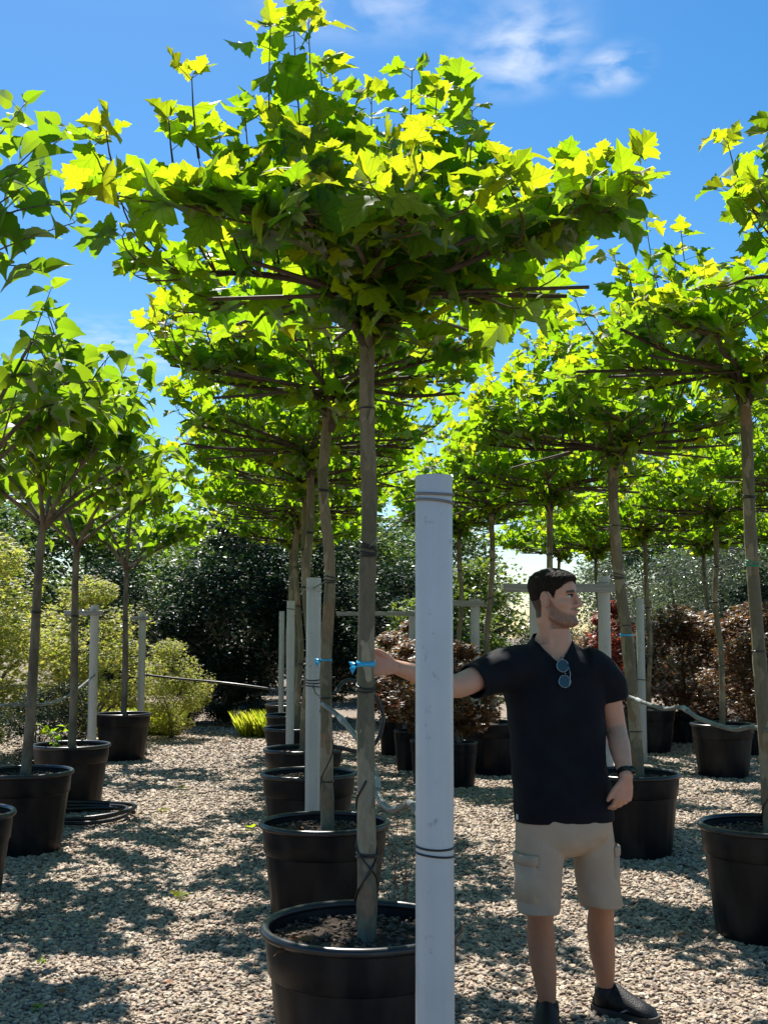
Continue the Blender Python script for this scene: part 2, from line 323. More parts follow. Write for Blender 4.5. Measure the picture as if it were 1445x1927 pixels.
class MB:
    """collects shapes into one mesh"""
    def __init__(s): s.v, s.f = [], []
    def add(s, V, F):
        b = len(s.v); s.v += [tuple(x) for x in V]; s.f += [tuple(i + b for i in f) for f in F]; return s
    def ring_loft(s, rings, cap=True, close=True):
        n = len(rings[0]); V = [p for r in rings for p in r]; F = []
        for i in range(len(rings) - 1):
            for j in range(n if close else n - 1):
                k = (j + 1) % n
                F.append((i * n + j, i * n + k, (i + 1) * n + k, (i + 1) * n + j))
        if cap:
            F.append(tuple(range(n - 1, -1, -1))); F.append(tuple((len(rings) - 1) * n + j for j in range(n)))
        return s.add(V, F)
    def tube(s, pts, rad, n=8, cap=True):
        pts = [Vector(p) for p in pts]
        if not hasattr(rad, '__len__'): rad = [rad] * len(pts)
        rings = []; up = None
        for i, p in enumerate(pts):
            t = (pts[min(i + 1, len(pts) - 1)] - pts[max(i - 1, 0)])
            t = t.normalized() if t.length > 1e-9 else Vector((0, 0, 1))
            if up is None:
                up = Vector((1, 0, 0)) if abs(t.x) < .9 else Vector((0, 1, 0))
            u = (up - t * up.dot(t)).normalized(); up = u; w = t.cross(u)
            rings.append([p + (u * math.cos(a) + w * math.sin(a)) * rad[i] for a in [2 * math.pi * j / n for j in range(n)]])
        return s.ring_loft(rings, cap)
    def lathe(s, prof, n=32, cap=False, c=(0, 0, 0), fn=None):
        rings = []
        for r, z in prof:
            ring = []
            for j in range(n):
                a = 2 * math.pi * j / n; rr = r + (fn(a, z) if fn else 0)
                ring.append((c[0] + rr * math.cos(a), c[1] + rr * math.sin(a), c[2] + z))
            rings.append(ring)
        return s.ring_loft(rings, cap)
    def box(s, c, size, rot=None, bev=0.):
        bm = bmesh.new(); bmesh.ops.create_cube(bm, size=1)
        bmesh.ops.scale(bm, vec=size, verts=bm.verts)
        if bev: bmesh.ops.bevel(bm, geom=list(bm.edges), offset=bev, segments=2, affect='EDGES', profile=.6)
        if rot is not None: bmesh.ops.rotate(bm, verts=bm.verts, matrix=rot)
        bmesh.ops.translate(bm, verts=bm.verts, vec=c)
        bm.verts.index_update()
        s.add([v.co.copy() for v in bm.verts], [[v.index for v in f.verts] for f in bm.faces]); bm.free(); return s
    def ellipsoid(s, c, r, rot=None, nu=14, nv=10):
        rings = []
        for i in range(1, nv):
            th = math.pi * i / nv; ring = []
            for j in range(nu):
                a = 2 * math.pi * j / nu
                p = Vector((r[0] * math.sin(th) * math.cos(a), r[1] * math.sin(th) * math.sin(a), -r[2] * math.cos(th)))
                if rot is not None: p = rot @ p
                ring.append(p + Vector(c))
            rings.append(ring)
        return s.ring_loft(rings, True)
    def torus(s, c, Rr, r, rot=None, nu=28, nv=8, arc=1.0, sx=1.0):
        pts = []
        k = nu if arc >= 1 else nu + 1
        rings = []
        for i in range(k):
            a = 2 * math.pi * arc * i / nu; ring = []
            for j in range(nv):
                b = 2 * math.pi * j / nv
                p = Vector(((Rr + r * math.cos(b)) * math.cos(a) * sx, (Rr + r * math.cos(b)) * math.sin(a), r * math.sin(b)))
                if rot is not None: p = rot @ p
                ring.append(p + Vector(c))
            rings.append(ring)
        if arc >= 1: rings.append(rings[0]); return s.ring_loft(rings, False)
        return s.ring_loft(rings, True)
    def mesh(s, name, mat, smooth=True, sharp=None):
        me = bpy.data.meshes.new(name); me.from_pydata(s.v, [], s.f)
        bm = bmesh.new(); bm.from_mesh(me); bmesh.ops.remove_doubles(bm, verts=bm.verts, dist=1e-6)
        bmesh.ops.recalc_face_normals(bm, faces=bm.faces); bm.to_mesh(me); bm.free()
        if mat: me.materials.append(mat)
        if smooth:
            me.shade_smooth()
            if sharp: me.set_sharp_from_angle(angle=R(sharp))
        return me
    def build(s, name, mat, parent=None, smooth=True, sharp=50):
        return link(bpy.data.objects.new(name, s.mesh(name, mat, smooth, sharp)), parent)

def bez(p0, p1, p2, n):
    return [Vector(p0) * (1 - t) ** 2 + Vector(p1) * 2 * t * (1 - t) + Vector(p2) * t * t for t in [i / (n - 1) for i in range(n)]]

def spline(pts, n=6):
    """Catmull-Rom through pts"""
    P = [Vector(p) for p in pts]; P = [P[0] * 2 - P[1]] + P + [P[-1] * 2 - P[-2]]
    out = []
    for i in range(1, len(P) - 2):
        for k in range(n):
            t = k / n; a, b, c, d = P[i - 1], P[i], P[i + 1], P[i + 2]
            out.append(.5 * ((2 * b) + (c - a) * t + (2 * a - 5 * b + 4 * c - d) * t * t + (-a + 3 * b - 3 * c + d) * t ** 3))
    out.append(P[-2]); return out

# ------------------------------------------------------------------ leaf templates
def half_leaf(half, mid, fold, bend, wave, seed):
    """mirror a half outline about the midrib and triangulate; blade along +y, face +z"""
    rr = random.Random(seed); V = []; F = []
    def z(x, y): return fold * abs(x) - bend * y * y - .25 * bend * x * x + wave * math.sin(7 * x + 5 * y + seed) * (abs(x) + .1)
    for sg in (1, -1):
        pts = [(sg * (x + (rr.uniform(-.02, .02) if x > .05 else 0)), y + (rr.uniform(-.025, .025) if x > .05 else 0)) for x, y in half]
        poly = pts + [(0, y) for y in reversed(mid)]
        tris = tessellate_polygon([[Vector((x, y, 0)) for x, y in poly]])
        b = len(V); V += [(x, y, z(x, y)) for x, y in poly]
        for t in tris:
            a, bb, c = [Vector((*poly[i], 0)) for i in t]
            up = (bb - a).cross(c - a).z > 0
            F.append(tuple(i + b for i in (t if up else t[::-1])))
    return np.array(V), np.array(F)
PLANE_HALF = [(0, 0), (.10, -.07), (.24, -.13), (.30, -.08), (.44, -.12), (.42, .02), (.52, .10), (.60, .16), (.76, .26), (.64, .33), (.62, .42), (.50, .44), (.46, .51), (.32, .53), (.26, .56), (.36, .66), (.40, .76), (.27, .78), (.22, .90), (.12, .92), (0, 1.12)]
MUL_HALF = [(0, 0), (.14, -.09), (.28, -.05), (.40, .08), (.44, .22), (.47, .24), (.42, .40), (.43, .44), (.33, .56), (.34, .61), (.22, .74), (.20, .79), (.09, .92), (0, 1.15)]
PLANE = [half_leaf(PLANE_HALF, [.35, .72], f, b, w, s) for f, b, w, s in [(.28, .16, .10, 1), (.12, .30, .16, 2), (.40, .05, .10, 3), (.18, .48, .18, 4), (-.12, .24, .14, 5), (.55, .35, .12, 6), (.05, -.15, .20, 7)]]
MUL = [half_leaf(MUL_HALF, [.35, .72], f, b, w, s) for f, b, w, s in [(.35, .30, .05, 1), (.2, .5, .07, 2), (.45, .15, .04, 3)]]
DIA = [(np.array([(0, 0, 0), (.26, .45, .08), (0, 1, -.1), (-.26, .45, .08)]), np.array([(0, 1, 2), (0, 2, 3)])),
       (np.array([(0, 0, 0), (.20, .40, .1), (0, 1, .1), (-.32, .5, .02)]), np.array([(0, 1, 2), (0, 2, 3)]))]
NARROW = [(np.array([(0, 0, 0), (.12, .45, .04), (0, 1, -.1), (-.12, .45, .04)]), np.array([(0, 1, 2), (0, 2, 3)]))]
STAR = []
for sd in (1, 2):
    q = random.Random(sd); vs_ = [(0, .35, .05)]
    for k in range(10):
        a = R(-60 + k * 33.3); rr_ = (.62 if k % 2 else .2) * q.uniform(.9, 1.1)
        vs_.append((math.cos(a) * rr_, .35 + math.sin(a) * rr_, q.uniform(-.06, .06) - .1 * rr_))
    STAR.append((np.array(vs_), np.array([(0, i, i + 1) for i in range(1, 10)] + [(0, 10, 1)])))

def frames(D, Nn):
    """orthonormal leaf frames from blade directions and approximate normals: columns x,y,z"""
    D = D / np.linalg.norm(D, axis=1, keepdims=True)
    X = np.cross(D, Nn); X /= np.linalg.norm(X, axis=1, keepdims=True) + 1e-9
    Z = np.cross(X, D)
    return np.stack([X, D, Z], axis=2)

def merge_leaves(name, templ, P, Fr, S, mats, matidx=None, seed=0):
    rg = np.random.default_rng(seed); Vs, Fs, Rn, Fm, Bl = [], [], [], [], []; b = 0; big = len(templ[0][1]) > 10
    ti = rg.integers(0, len(templ), len(P))
    for k, (tv, tf) in enumerate(templ):
        idx = np.where(ti == k)[0]
        if not len(idx): continue
        v = np.einsum('nij,vj->nvi', Fr[idx], tv) * S[idx, None, None] + P[idx, None, :]
        Vs.append(v.reshape(-1, 3)); nv = len(tv)
        Fs.append((tf[None] + (np.arange(len(idx)) * nv)[:, None, None] + b).reshape(-1, 3))
        b += nv * len(idx)
        Rn.append(np.repeat(rg.random(len(idx)), nv))
        if big: Bl.append(np.tile(tv, (len(idx), 1)) + np.repeat(np.arange(len(idx)) * np.array([[0], [0], [7.3]]), nv, axis=1).T)
        if matidx is not None: Fm.append(np.repeat(matidx[idx], len(tf)))
    return tri_mesh(name, np.concatenate(Vs), np.concatenate(Fs), mats, np.concatenate(Fm) if Fm else None, np.concatenate(Rn), smooth=len(templ[0][1]) > 4, blade=np.concatenate(Bl) if big else None)

_leaf_cache = {}
def leaf_mesh(kind, k, mat):
    key = (kind, k, mat)
    if key not in _leaf_cache:
        tv, tf = (PLANE if kind == 'plane' else MUL)[k]
        _leaf_cache[key] = tri_mesh('leaf', tv, tf, [M[mat]], blade=tv)
    return _leaf_cache[key]

# ------------------------------------------------------------------ ground
g = MB(); g.add([(-300, -300, 0), (300, -300, 0), (300, 300, 0), (-300, 300, 0)], [(0, 1, 2, 3)])
go = g.build('gravel_ground', M['ground'], smooth=False); tag(go, 'beige gravel yard between the rows of potted trees', 'ground', kind='structure')

def gravel_stones():
    # a patch of yard whose stones are real: density falls with distance from where one stands
    nx, ny = 40, 52
    xs = np.linspace(-7.5, 8.5, nx); ys = np.linspace(3.6, 21.5, ny)
    V = [(x, y, .004) for y in ys for x in xs]
    F = [(j * nx + i, j * nx + i + 1, (j + 1) * nx + i + 1, (j + 1) * nx + i) for j in range(ny - 1) for i in range(nx - 1)]
    keep = []
    for f in F:
        x, y = V[f[0]][0] + .2, V[f[0]][1] + .17
        if abs(x) < .36 * y + .7: keep.append(f)
    me = bpy.data.meshes.new('gravel'); me.from_pydata(V, [], keep); me.materials.append(M['stone'])
    dn = me.attributes.new('dens', 'FLOAT', 'POINT'); dn.data.foreach_set('value', [min(2600., 2600. * (5.6 / v[1]) ** 1.7) * (1.05 + .55 * noise.noise((v[0] * .9, v[1] * .7, 3.))) for v in V])
    sz = me.attributes.new('size', 'FLOAT', 'POINT'); sz.data.foreach_set('value', [.0135 * max(1., (v[1] / 6.5)) ** .62 for v in V])
    o = link(bpy.data.objects.new('gravel', me)); tag(o, 'loose beige and pinkish gravel stones covering the yard', 'gravel', kind='stuff')
    ng = bpy.data.node_groups.new('gravel_scatter', 'GeometryNodeTree')
    ng.interface.new_socket('Geometry', in_out='INPUT', socket_type='NodeSocketGeometry'); ng.interface.new_socket('Geometry', in_out='OUTPUT', socket_type='NodeSocketGeometry')
    N, L = ng.nodes, ng.links
    gi, gout = N.new('NodeGroupInput'), N.new('NodeGroupOutput')
    d = N.new('GeometryNodeDistributePointsOnFaces'); d.distribute_method = 'RANDOM'; d.inputs['Seed'].default_value = 4
    na = N.new('GeometryNodeInputNamedAttribute'); na.data_type = 'FLOAT'; na.inputs['Name'].default_value = 'dens'
    nb = N.new('GeometryNodeInputNamedAttribute'); nb.data_type = 'FLOAT'; nb.inputs['Name'].default_value = 'size'
    L.new(gi.outputs[0], d.inputs['Mesh']); L.new(na.outputs[0], d.inputs['Density'])
    ico = N.new('GeometryNodeMeshIcoSphere'); ico.inputs['Radius'].default_value = 1; ico.inputs['Subdivisions'].default_value = 2
    sp = N.new('GeometryNodeSetPosition'); nz = N.new('ShaderNodeTexNoise'); nz.inputs['Scale'].default_value = 1.1
    vm = N.new('ShaderNodeVectorMath'); vm.operation = 'SUBTRACT'; vm.inputs[1].default_value = (.5, .5, .5); L.new(nz.outputs['Color'], vm.inputs[0])
    vm2 = N.new('ShaderNodeVectorMath'); vm2.operation = 'SCALE'; vm2.inputs['Scale'].default_value = 1.3; L.new(vm.outputs[0], vm2.inputs[0])
    L.new(ico.outputs['Mesh'], sp.inputs['Geometry']); L.new(vm2.outputs[0], sp.inputs['Offset'])
    sm = N.new('GeometryNodeSetMaterial'); sm.inputs['Material'].default_value = M['stone']; L.new(sp.outputs[0], sm.inputs['Geometry'])
    ins = N.new('GeometryNodeInstanceOnPoints'); L.new(d.outputs['Points'], ins.inputs['Points']); L.new(sm.outputs[0], ins.inputs['Instance'])
    rv = N.new('FunctionNodeRandomValue'); rv.data_type = 'FLOAT_VECTOR'; rv.inputs[0].default_value = (.42, .36, .25); rv.inputs[1].default_value = (1.65, 1.3, .8)
    mv = N.new('ShaderNodeVectorMath'); mv.operation = 'SCALE'; L.new(rv.outputs[0], mv.inputs[0]); L.new(nb.outputs[0], mv.inputs['Scale'])
    # size attribute is carried onto the points
    L.new(mv.outputs[0], ins.inputs['Scale'])
    rr = N.new('FunctionNodeRandomValue'); rr.data_type = 'FLOAT_VECTOR'; rr.inputs[0].default_value = (-.5, -.5, 0); rr.inputs[1].default_value = (.5, .5, 6.283); rr.inputs['Seed'].default_value = 9
    L.new(rr.outputs[0], ins.inputs['Rotation'])
    jn = N.new('GeometryNodeJoinGeometry'); L.new(ins.outputs[0], jn.inputs[0])
    L.new(jn.outputs[0], gout.inputs[0])
    md = o.modifiers.new('scatter', 'NODES'); md.node_group = ng
gravel_stones()

# ------------------------------------------------------------------ pots
POT_R, POT_H, SOIL_Z = .35, .57, .525
def pot_meshes():
    r, h = POT_R, POT_H
    body = MB()
    prof = [(.262, 0), (.268, .02), (.283, .15), (.300, .30), (.312, .412), (.3175, .416), (.321, .42), (.328, .50), (.331, h - .012)]
    inner = [(.322, h - .012), (.312, .45)]
    fl = lambda a, z: (-.0035 * max(0, math.cos(a * 22)) ** 3 if .01 < z < .40 else 0)
    body.lathe(prof + inner, 88, fn=fl)
    body.add([(.262 * math.cos(2 * math.pi * j / 40), .262 * math.sin(2 * math.pi * j / 40), .002) for j in range(40)], [tuple(range(40))])
    rim = MB(); rim.torus((0, 0, h - .012), .334, .0165, nu=72, nv=10)
    rg = random.Random(3)
    soil = MB(); rings = []
    for k in range(13):
        rr_ = .0001 + .319 * k / 12
        rings.append([(rr_ * math.cos(2 * math.pi * j / 48), rr_ * math.sin(2 * math.pi * j / 48), SOIL_Z - .008 + .014 * noise.noise((rr_ * 14 * math.cos(2 * math.pi * j / 48), rr_ * 14 * math.sin(2 * math.pi * j / 48), 1.3))) for j in range(48)])
    soil.ring_loft(rings, False)
    ch = MB()
    for k in range(520):
        a, q = rg.uniform(0, 6.283), .312 * math.sqrt(rg.random()); s_ = rg.uniform(.004, .013)
        rot = Matrix.Rotation(rg.uniform(0, 6.28), 3, 'Z') @ Matrix.Rotation(rg.uniform(-.7, .7), 3, 'X')
        V = [rot @ Vector(v) * s_ + Vector((q * math.cos(a), q * math.sin(a), SOIL_Z + s_ * .2)) for v in [(-1.3, 0, 0), (0, -.7, 0), (1.3, .1, 0), (0, .7, 0), (.1, 0, .6), (0, 0, -.5)]]
        ch.add(V, [(0, 1, 4), (1, 2, 4), (2, 3, 4), (3, 0, 4), (1, 0, 5), (2, 1, 5), (3, 2, 5), (0, 3, 5)])
    return body.mesh('pot_body', M['pot'], True, 40), rim.mesh('rim', M['pot_rim'], True), soil.mesh('soil', M['soil'], True), ch.mesh('bark_chips', M['chip'], False)
POTM = pot_meshes()
def pot(x, y, label, group=None, s=1.0, chips=True, rz=None, sz=None):
    e = empty('plant_pot', (x, y, 0), rng.uniform(0, 6.28) if rz is None else rz)
    tag(e, label, 'plant pot', group)
    for nm, me in zip(('pot_body', 'rim', 'soil', 'bark_chips'), POTM):
        if nm == 'bark_chips' and not chips: continue
        o = link(bpy.data.objects.new(nm, me), e); o.scale = (s, s, sz or s)
        if nm == 'bark_chips': o['kind'] = 'stuff'
    return e

# ------------------------------------------------------------------ plane trees
def prisms(P0, P1, r0, r1):
    """three-sided sticks between point arrays"""
    D = P1 - P0; D = D / (np.linalg.norm(D, axis=1, keepdims=True) + 1e-9)
    A = np.cross(D, np.array([.31, .52, .79])); A /= np.linalg.norm(A, axis=1, keepdims=True) + 1e-9
    B = np.cross(D, A); n = len(P0); V = np.zeros((n, 6, 3))
    for k in range(3):
        c, s_ = math.cos(2.094 * k), math.sin(2.094 * k)
        V[:, k] = P0 + (A * c + B * s_) * r0; V[:, 3 + k] = P1 + (A * c + B * s_) * r1
    t = np.array([(0, 1, 4), (0, 4, 3), (1, 2, 5), (1, 5, 4), (2, 0, 3), (2, 3, 5)])
    return V.reshape(-1, 3), (t[None] + (np.arange(n) * 6)[:, None, None]).reshape(-1, 3)

def grow(shoots, rg, step, size, petiole, droop, tilt, tipn=3, t0=.12):
    """leaves along shoot polylines -> P, frames, S, age(0 old..2 young), petiole starts"""
    P, D, Nn, S, A, P0 = [], [], [], [], [], []
    for path in shoots:
        pts = np.array([tuple(p) for p in path]); seg = np.linalg.norm(np.diff(pts, axis=0), axis=1); cum = np.concatenate([[0], np.cumsum(seg)]); Lg = cum[-1]
        n = max(3, int(Lg / step)); phi = rg.uniform(0, 6.28)
        ts = list(np.linspace(t0, .97, n)) + [1.0] * tipn
        for k, t in enumerate(ts):
            q = np.array([np.interp(t * Lg, cum, pts[:, c]) for c in range(3)])
            tip = k >= n
            phi += 2.4 + rg.normal(0, .35)
            pl = petiole * rg.uniform(.6, 1.4) * (.5 if tip else 1)
            out = np.array([math.cos(phi), math.sin(phi), rg.uniform(-.1, .8) if not tip else rg.uniform(.4, 1.6)]); out /= np.linalg.norm(out)
            b = q + out * pl
            d = np.array([math.cos(phi), math.sin(phi), rg.uniform(*droop) + (.6 if tip else 0)])
            nr = np.array([0, 0, 1.0]) + rg.normal(0, tilt, 3)
            s_ = rg.uniform(*size) * (1 - .22 * max(0, (t - .75) / .25)) * (.8 if tip else 1)
            P.append(b); D.append(d); Nn.append(nr); S.append(s_); P0.append(q)
            A.append(2 if (tip or t > .93) and rg.random() < .75 else (1 if rg.random() < .35 + .45 * t else 0))
    return np.array(P), frames(np.array(D), np.array(Nn)), np.array(S), np.array(A), np.array(P0)

def add_leaves(root, kind, P, Fr, S, A, keep, rg, ages):
    """the leaves picked out as single parts"""
    nt = 7 if kind == 'plane' else 3
    for i in keep:
        o = bpy.data.objects.new('leaf', leaf_mesh(kind, int(rg.integers(0, nt)), ages[A[i]]))
        m = Matrix(np.vstack([np.hstack([Fr[i] * S[i], P[i][:, None]]), [0, 0, 0, 1]]).tolist())
        COL.objects.link(o); o.parent = root; o.matrix_basis = m

AGES = ('leaf_old', 'leaf_mid', 'leaf_young')
def plane_tree(seed, loc, trunk=None, tips=(), nfill=74, Rc=.91, single=0, face=(0, -1), rz=0, r_tr=.034, size=(.062, .120), spur=30, zfr=2.93, dome=(3.82, .60), slope=0.):
    rg = np.random.default_rng(seed); root = empty('plane_tree', (*loc, 0), rz)
    if trunk is None:
        w = rg.normal(0, .02, (5, 2))
        trunk = [(0, 0, .42)] + [(w[i, 0], w[i, 1], z) for i, z in enumerate((.9, 1.4, 1.9, 2.35))] + [(0, 0, zfr - .05)]
    path = spline(trunk, 7); n = len(path)
    rad = [r_tr * (1.12 if i < 2 else 1) * (1 - .22 * i / n) * (1 + .10 * noise.noise((i * .33, seed * 3.1, 0)) + (.10 if i % 9 == 4 else 0)) for i in range(n)]
    t = MB(); t.tube(path, rad, 14); t.build('trunk', M['bark'], root, sharp=None)
    top = Vector(trunk[-1]); tp = np.array(tuple(top))
    # limbs trained flat
    limbs = []
    for k in range(9):
        a = k * 2 * math.pi / 9 + rg.normal(0, .18); L_ = Rc * rg.uniform(.75, 1.02)
        z0 = top.z - rg.uniform(.0, .22); st = Vector((top.x, top.y, z0))
        pts = [st, st + Vector((math.cos(a) * .14, math.sin(a) * .14, top.z - z0 + .03)), top + Vector((math.cos(a) * L_ * .55, math.sin(a) * L_ * .55, rg.uniform(.03, .09))), top + Vector((math.cos(a + .1) * L_, math.sin(a + .1) * L_, rg.uniform(.03, .16)))]
        lp = spline(pts, 5); limbs.append((a, lp))
        MB().tube(lp, [.019 - .011 * i / (len(lp) - 1) for i in range(len(lp))], 8).build('limb', M['limb'], root, sharp=None)
    for k in range(4):
        a = k * math.pi / 4 + rg.normal(0, .1); off = rg.uniform(.03, .06) * (1 if k % 2 else -1)
        c = top + Vector((-math.sin(a) * off, math.cos(a) * off, .02 + .018 * k)); dv = Vector((math.cos(a), math.sin(a), rg.normal(0, .06)))
        MB().tube([c - dv * Rc * rg.uniform(.65, .95), c, c + dv * Rc * rg.uniform(.65, .95)], [.008, .0085, .007], 7).build('training_cane', M['cane'], root, sharp=None)
    # shoots
    targets = [Vector(q) for q in tips]
    for k in range(nfill):
        dx, dy = rg.uniform(-1, 1, 2) * Rc * 1.02
        zt = dome[0] - dome[1] * (dx * dx + dy * dy) / (Rc * Rc)
        zt = max(zfr + .12, zfr + (zt - zfr) * rg.uniform(.35, 1.0) * (1 - slope * max(0, -dx / Rc - .3)))
        targets.append(Vector((top.x + dx, top.y + dy, zt)))
    shoots = []; bare = []
    for q in targets:
        d = q - top; a = math.atan2(d.y, d.x); hr = math.hypot(d.x, d.y)
        lp = min(limbs, key=lambda l: abs((l[0] - a + math.pi) % (2 * math.pi) - math.pi) + rg.uniform(0, .3))[1]
        want = hr * rg.uniform(.55, .8)
        s0 = min(lp, key=lambda p: abs(math.hypot(p.x - top.x, p.y - top.y) - want))
        mid = s0.lerp(q, .5) + Vector((d.x * .10, d.y * .10, -.06))
        sh_ = bez(s0, mid, q, 9)
        if slope and d.x < -.55 and d.z > .3: bare.append(sh_[:6]); sh_ = sh_[5:]
        shoots.append(sh_)
    for k in range(spur):     # short leafy spurs under and along the limbs and round the head of the trunk
        if k % 3:
            lp = limbs[int(rg.integers(0, 9))][1]; s0 = lp[int(rg.integers(3, len(lp)))]
            q = s0 + Vector((rg.normal(0, .09), rg.normal(0, .09), rg.uniform(-.10, .16)))
        else:
            a = rg.uniform(0, 6.28); s0 = Vector((top.x, top.y, top.z - rg.uniform(0, .15))); q = s0 + Vector((math.cos(a) * .24, math.sin(a) * .24, rg.uniform(-.06, .32)))
        shoots.append(bez(s0, s0.lerp(q, .5) + Vector((0, 0, .02)), q, 4))
    P, Fr, S, A, P0 = grow(shoots, rg, .060, size, .055, (-.9, .8), .6)
    tw = MB()
    for s_ in shoots + bare: tw.tube(s_, [.0055 - .0035 * i / (len(s_) - 1) for i in range(len(s_))], 5)
    tw.build('twigs', M['twig'], root, sharp=None)['kind'] = 'stuff'
    V, F = prisms(P0, P, .0017, .0012)
    pe = link(bpy.data.objects.new('petioles', tri_mesh('petioles', V, F, [M['petiole']])), root); pe['kind'] = 'stuff'
    keep = []
    if single:
        rel = (P - tp); sc = S * 8 + .5 * np.abs(rel[:, 0]) + .9 * (rel[:, 2]) + .7 * (rel[:, 0] * face[0] + rel[:, 1] * face[1]) + rg.normal(0, .15, len(P))
        keep = np.argsort(-sc)[:single]
        add_leaves(root, 'plane', P, Fr, S, A, keep, rg, AGES)
    rest = np.setdiff1d(np.arange(len(P)), keep)
    cr = link(bpy.data.objects.new('crown', merge_leaves('crown', PLANE, P[rest], Fr[rest], S[rest], [M[a] for a in AGES], A[rest], seed)), root); cr['kind'] = 'stuff'
    root['n'] = 0; del root['n']
    return root, path, rad

def ring_on(root, path, rad, z, name='tie', mat='rubber', r=.004, n=2, gap=.011, tilt=.0, pad=.003):
    """loops of tie round a trunk at height z"""
    i = min(range(len(path)), key=lambda k: abs(path[k].z - z)); c = path[i].copy(); c.z = z; mb = MB()
    for k in range(n):
        mb.torus((c.x, c.y, z + (k - (n - 1) / 2) * gap), rad[i] + pad, r, Matrix.Rotation(tilt + .12 * (k % 2), 3, 'X') @ Matrix.Rotation(.1 * k, 3, 'Y'), 20, 6)
    return mb.build(name, M[mat], root, sharp=None)

def ribbon_on(root, path, rad, z, w=.016, tail=True):
    i = min(range(len(path)), key=lambda k: abs(path[k].z - z)); c = path[i]; r0 = rad[i] + .003; mb = MB(); n = 22
    rings = [[(c.x + r0 * math.cos(6.2832 * j / n), c.y + r0 * math.sin(6.2832 * j / n), z + s_ * (w * .5 + .004 * math.sin(6.2832 * j / n * 1.0))) for j in range(n)] for s_ in (-1, 1)]
    mb.ring_loft(rings, False)
    if tail:
        x0 = c.x - r0 * .9; y0 = c.y - r0 * .5
        for k, (dx, dz) in enumerate(((-.028, -.018), (-.022, -.03), (-.03, .004))):
            mb.add([(x0, y0, z + .006), (x0 + dx, y0 - .006 - .004 * k, z + dz + .006), (x0 + dx * .8, y0 - .008 - .004 * k, z + dz - .008), (x0, y0, z - .006)], [(0, 1, 2, 3)])
    o = mb.build('ribbon', M['ribbon'], root, sharp=None)
    md = o.modifiers.new('thick', 'SOLIDIFY'); md.thickness = .0012
    return o

def copy_tree(src, loc, rz, label, group, s=1.0):
    c = src.copy(); COL.objects.link(c); c.location = (*loc, 0); c.rotation_euler = (0, 0, rz); c.scale = (s, s, s)
    tag(c, label, src['category'], group)
    for ch in src.children:
        if ch.name.split('.')[0] == 'leaf': continue
        d = ch.copy(); COL.objects.link(d); d.parent = c
    return c

ROW1 = 'plane trees in the row the person touches'
ROW2 = 'plane trees in the row behind the person'
ROW3 = 'plane trees in the rows beyond'
POTS1, POTS2, POTS3, POTSL = 'pots of the row the person touches', 'pots of the row behind the person', 'pots of the far rows', 'pots of the broad path side row'

# row the man touches -------------------------------------------------
TIPS1 = [(-0.357, 4.1, 3.90), (-0.436, 4.0, 3.79), (-0.3, 4.15, 3.89), (-0.718, 3.9, 3.54), (-0.769, 3.75, 3.31), (-0.982, 3.7, 3.25), (-1.04, 3.75, 3.22), (-0.908, 3.6, 3.03), (-0.53, 4.0, 3.46), (-0.251, 4.2, 3.72), (-0.173, 4.3, 3.68), (-0.045, 4.1, 3.56), (0.118, 4.2, 3.72), (0.299, 4.3, 3.75), (0.209, 4.0, 3.54), (0.36, 4.2, 3.56), (0.325, 4.0, 3.34), (0.4, 3.8, 3.17), (0.564, 3.8, 3.12), (0.639, 3.7, 3.12), (0.77, 3.7, 3.13), (0.86, 3.65, 3.13), (0.83, 3.7, 2.97), (-0.89, 3.6, 2.85), (-0.92, 3.9, 2.82), (-0.87, 4.3, 2.82), (0.70, 4.1, 2.9), (0.603, 4.4, 2.86), (-0.594, 3.8, 3.27), (-0.373, 3.8, 3.3), (0.031, 3.7, 3.2), (-0.174, 3.5, 3.08), (-0.494, 3.5, 3.0), (0.29, 3.4, 2.88), (-0.035, 3.2, 2.86), (-0.266, 3.2, 2.86), (0.127, 3.4, 2.97), (-0.642, 3.4, 2.88), (0.467, 3.5, 2.88)]
T1 = (-.078, 4.08)
TIPS1 = [((x - T1[0]) * .95, y - T1[1], z) for x, y, z in TIPS1]
tree1, path1, rad1 = plane_tree(11, T1, [(.02, -.03, .42), (.018, .0, .8), (.012, .10, 1.3), (.016, .15, 1.75), (.024, .14, 2.05), (.014, .12, 2.4), (.018, .10, 2.80)], TIPS1, 56, .86, 300, spur=36, dome=(3.52, .60), slope=.9, size=(.082, .150), zfr=2.82)
tag(tree1, 'plane tree with mottled trunk and flat leafy crown that the person is touching', 'tree', ROW1)
ring_on(tree1, path1, rad1, 1.875, n=4, gap=.014, tilt=.12); ring_on(tree1, path1, rad1, 1.37, n=2, gap=.016, tilt=.2); ring_on(tree1, path1, rad1, .80, n=2, tilt=-.1); ring_on(tree1, path1, rad1, 2.40, n=1, r=.003)
ribbon_on(tree1, path1, rad1, 1.455, .024)
pot(*T1, 'black plastic pot in front, holding the trunk the person touches', POTS1, rz=.3)

# irrigation tube winding round the trunk
def wind(root, path, rad, z0, z1, turns, ph, r=.003, name='drip_tube', mat='rubber'):
    pts = []
    for k in range(40):
        t = k / 39; z = z0 + (z1 - z0) * t; i = min(range(len(path)), key=lambda j: abs(path[j].z - z)); a = ph + turns * 6.283 * t
        pts.append((path[i].x + (rad[i] + r) * math.cos(a), path[i].y + (rad[i] + r) * math.sin(a), z))
    return MB().tube(pts, r, 6).build(name, M[mat], root, sharp=None)
wind(tree1, path1, rad1, .55, 1.05, 1.6, 1.0, .004)
wind(tree1, path1, rad1, .62, .86, -1.0, 2.5, .003)

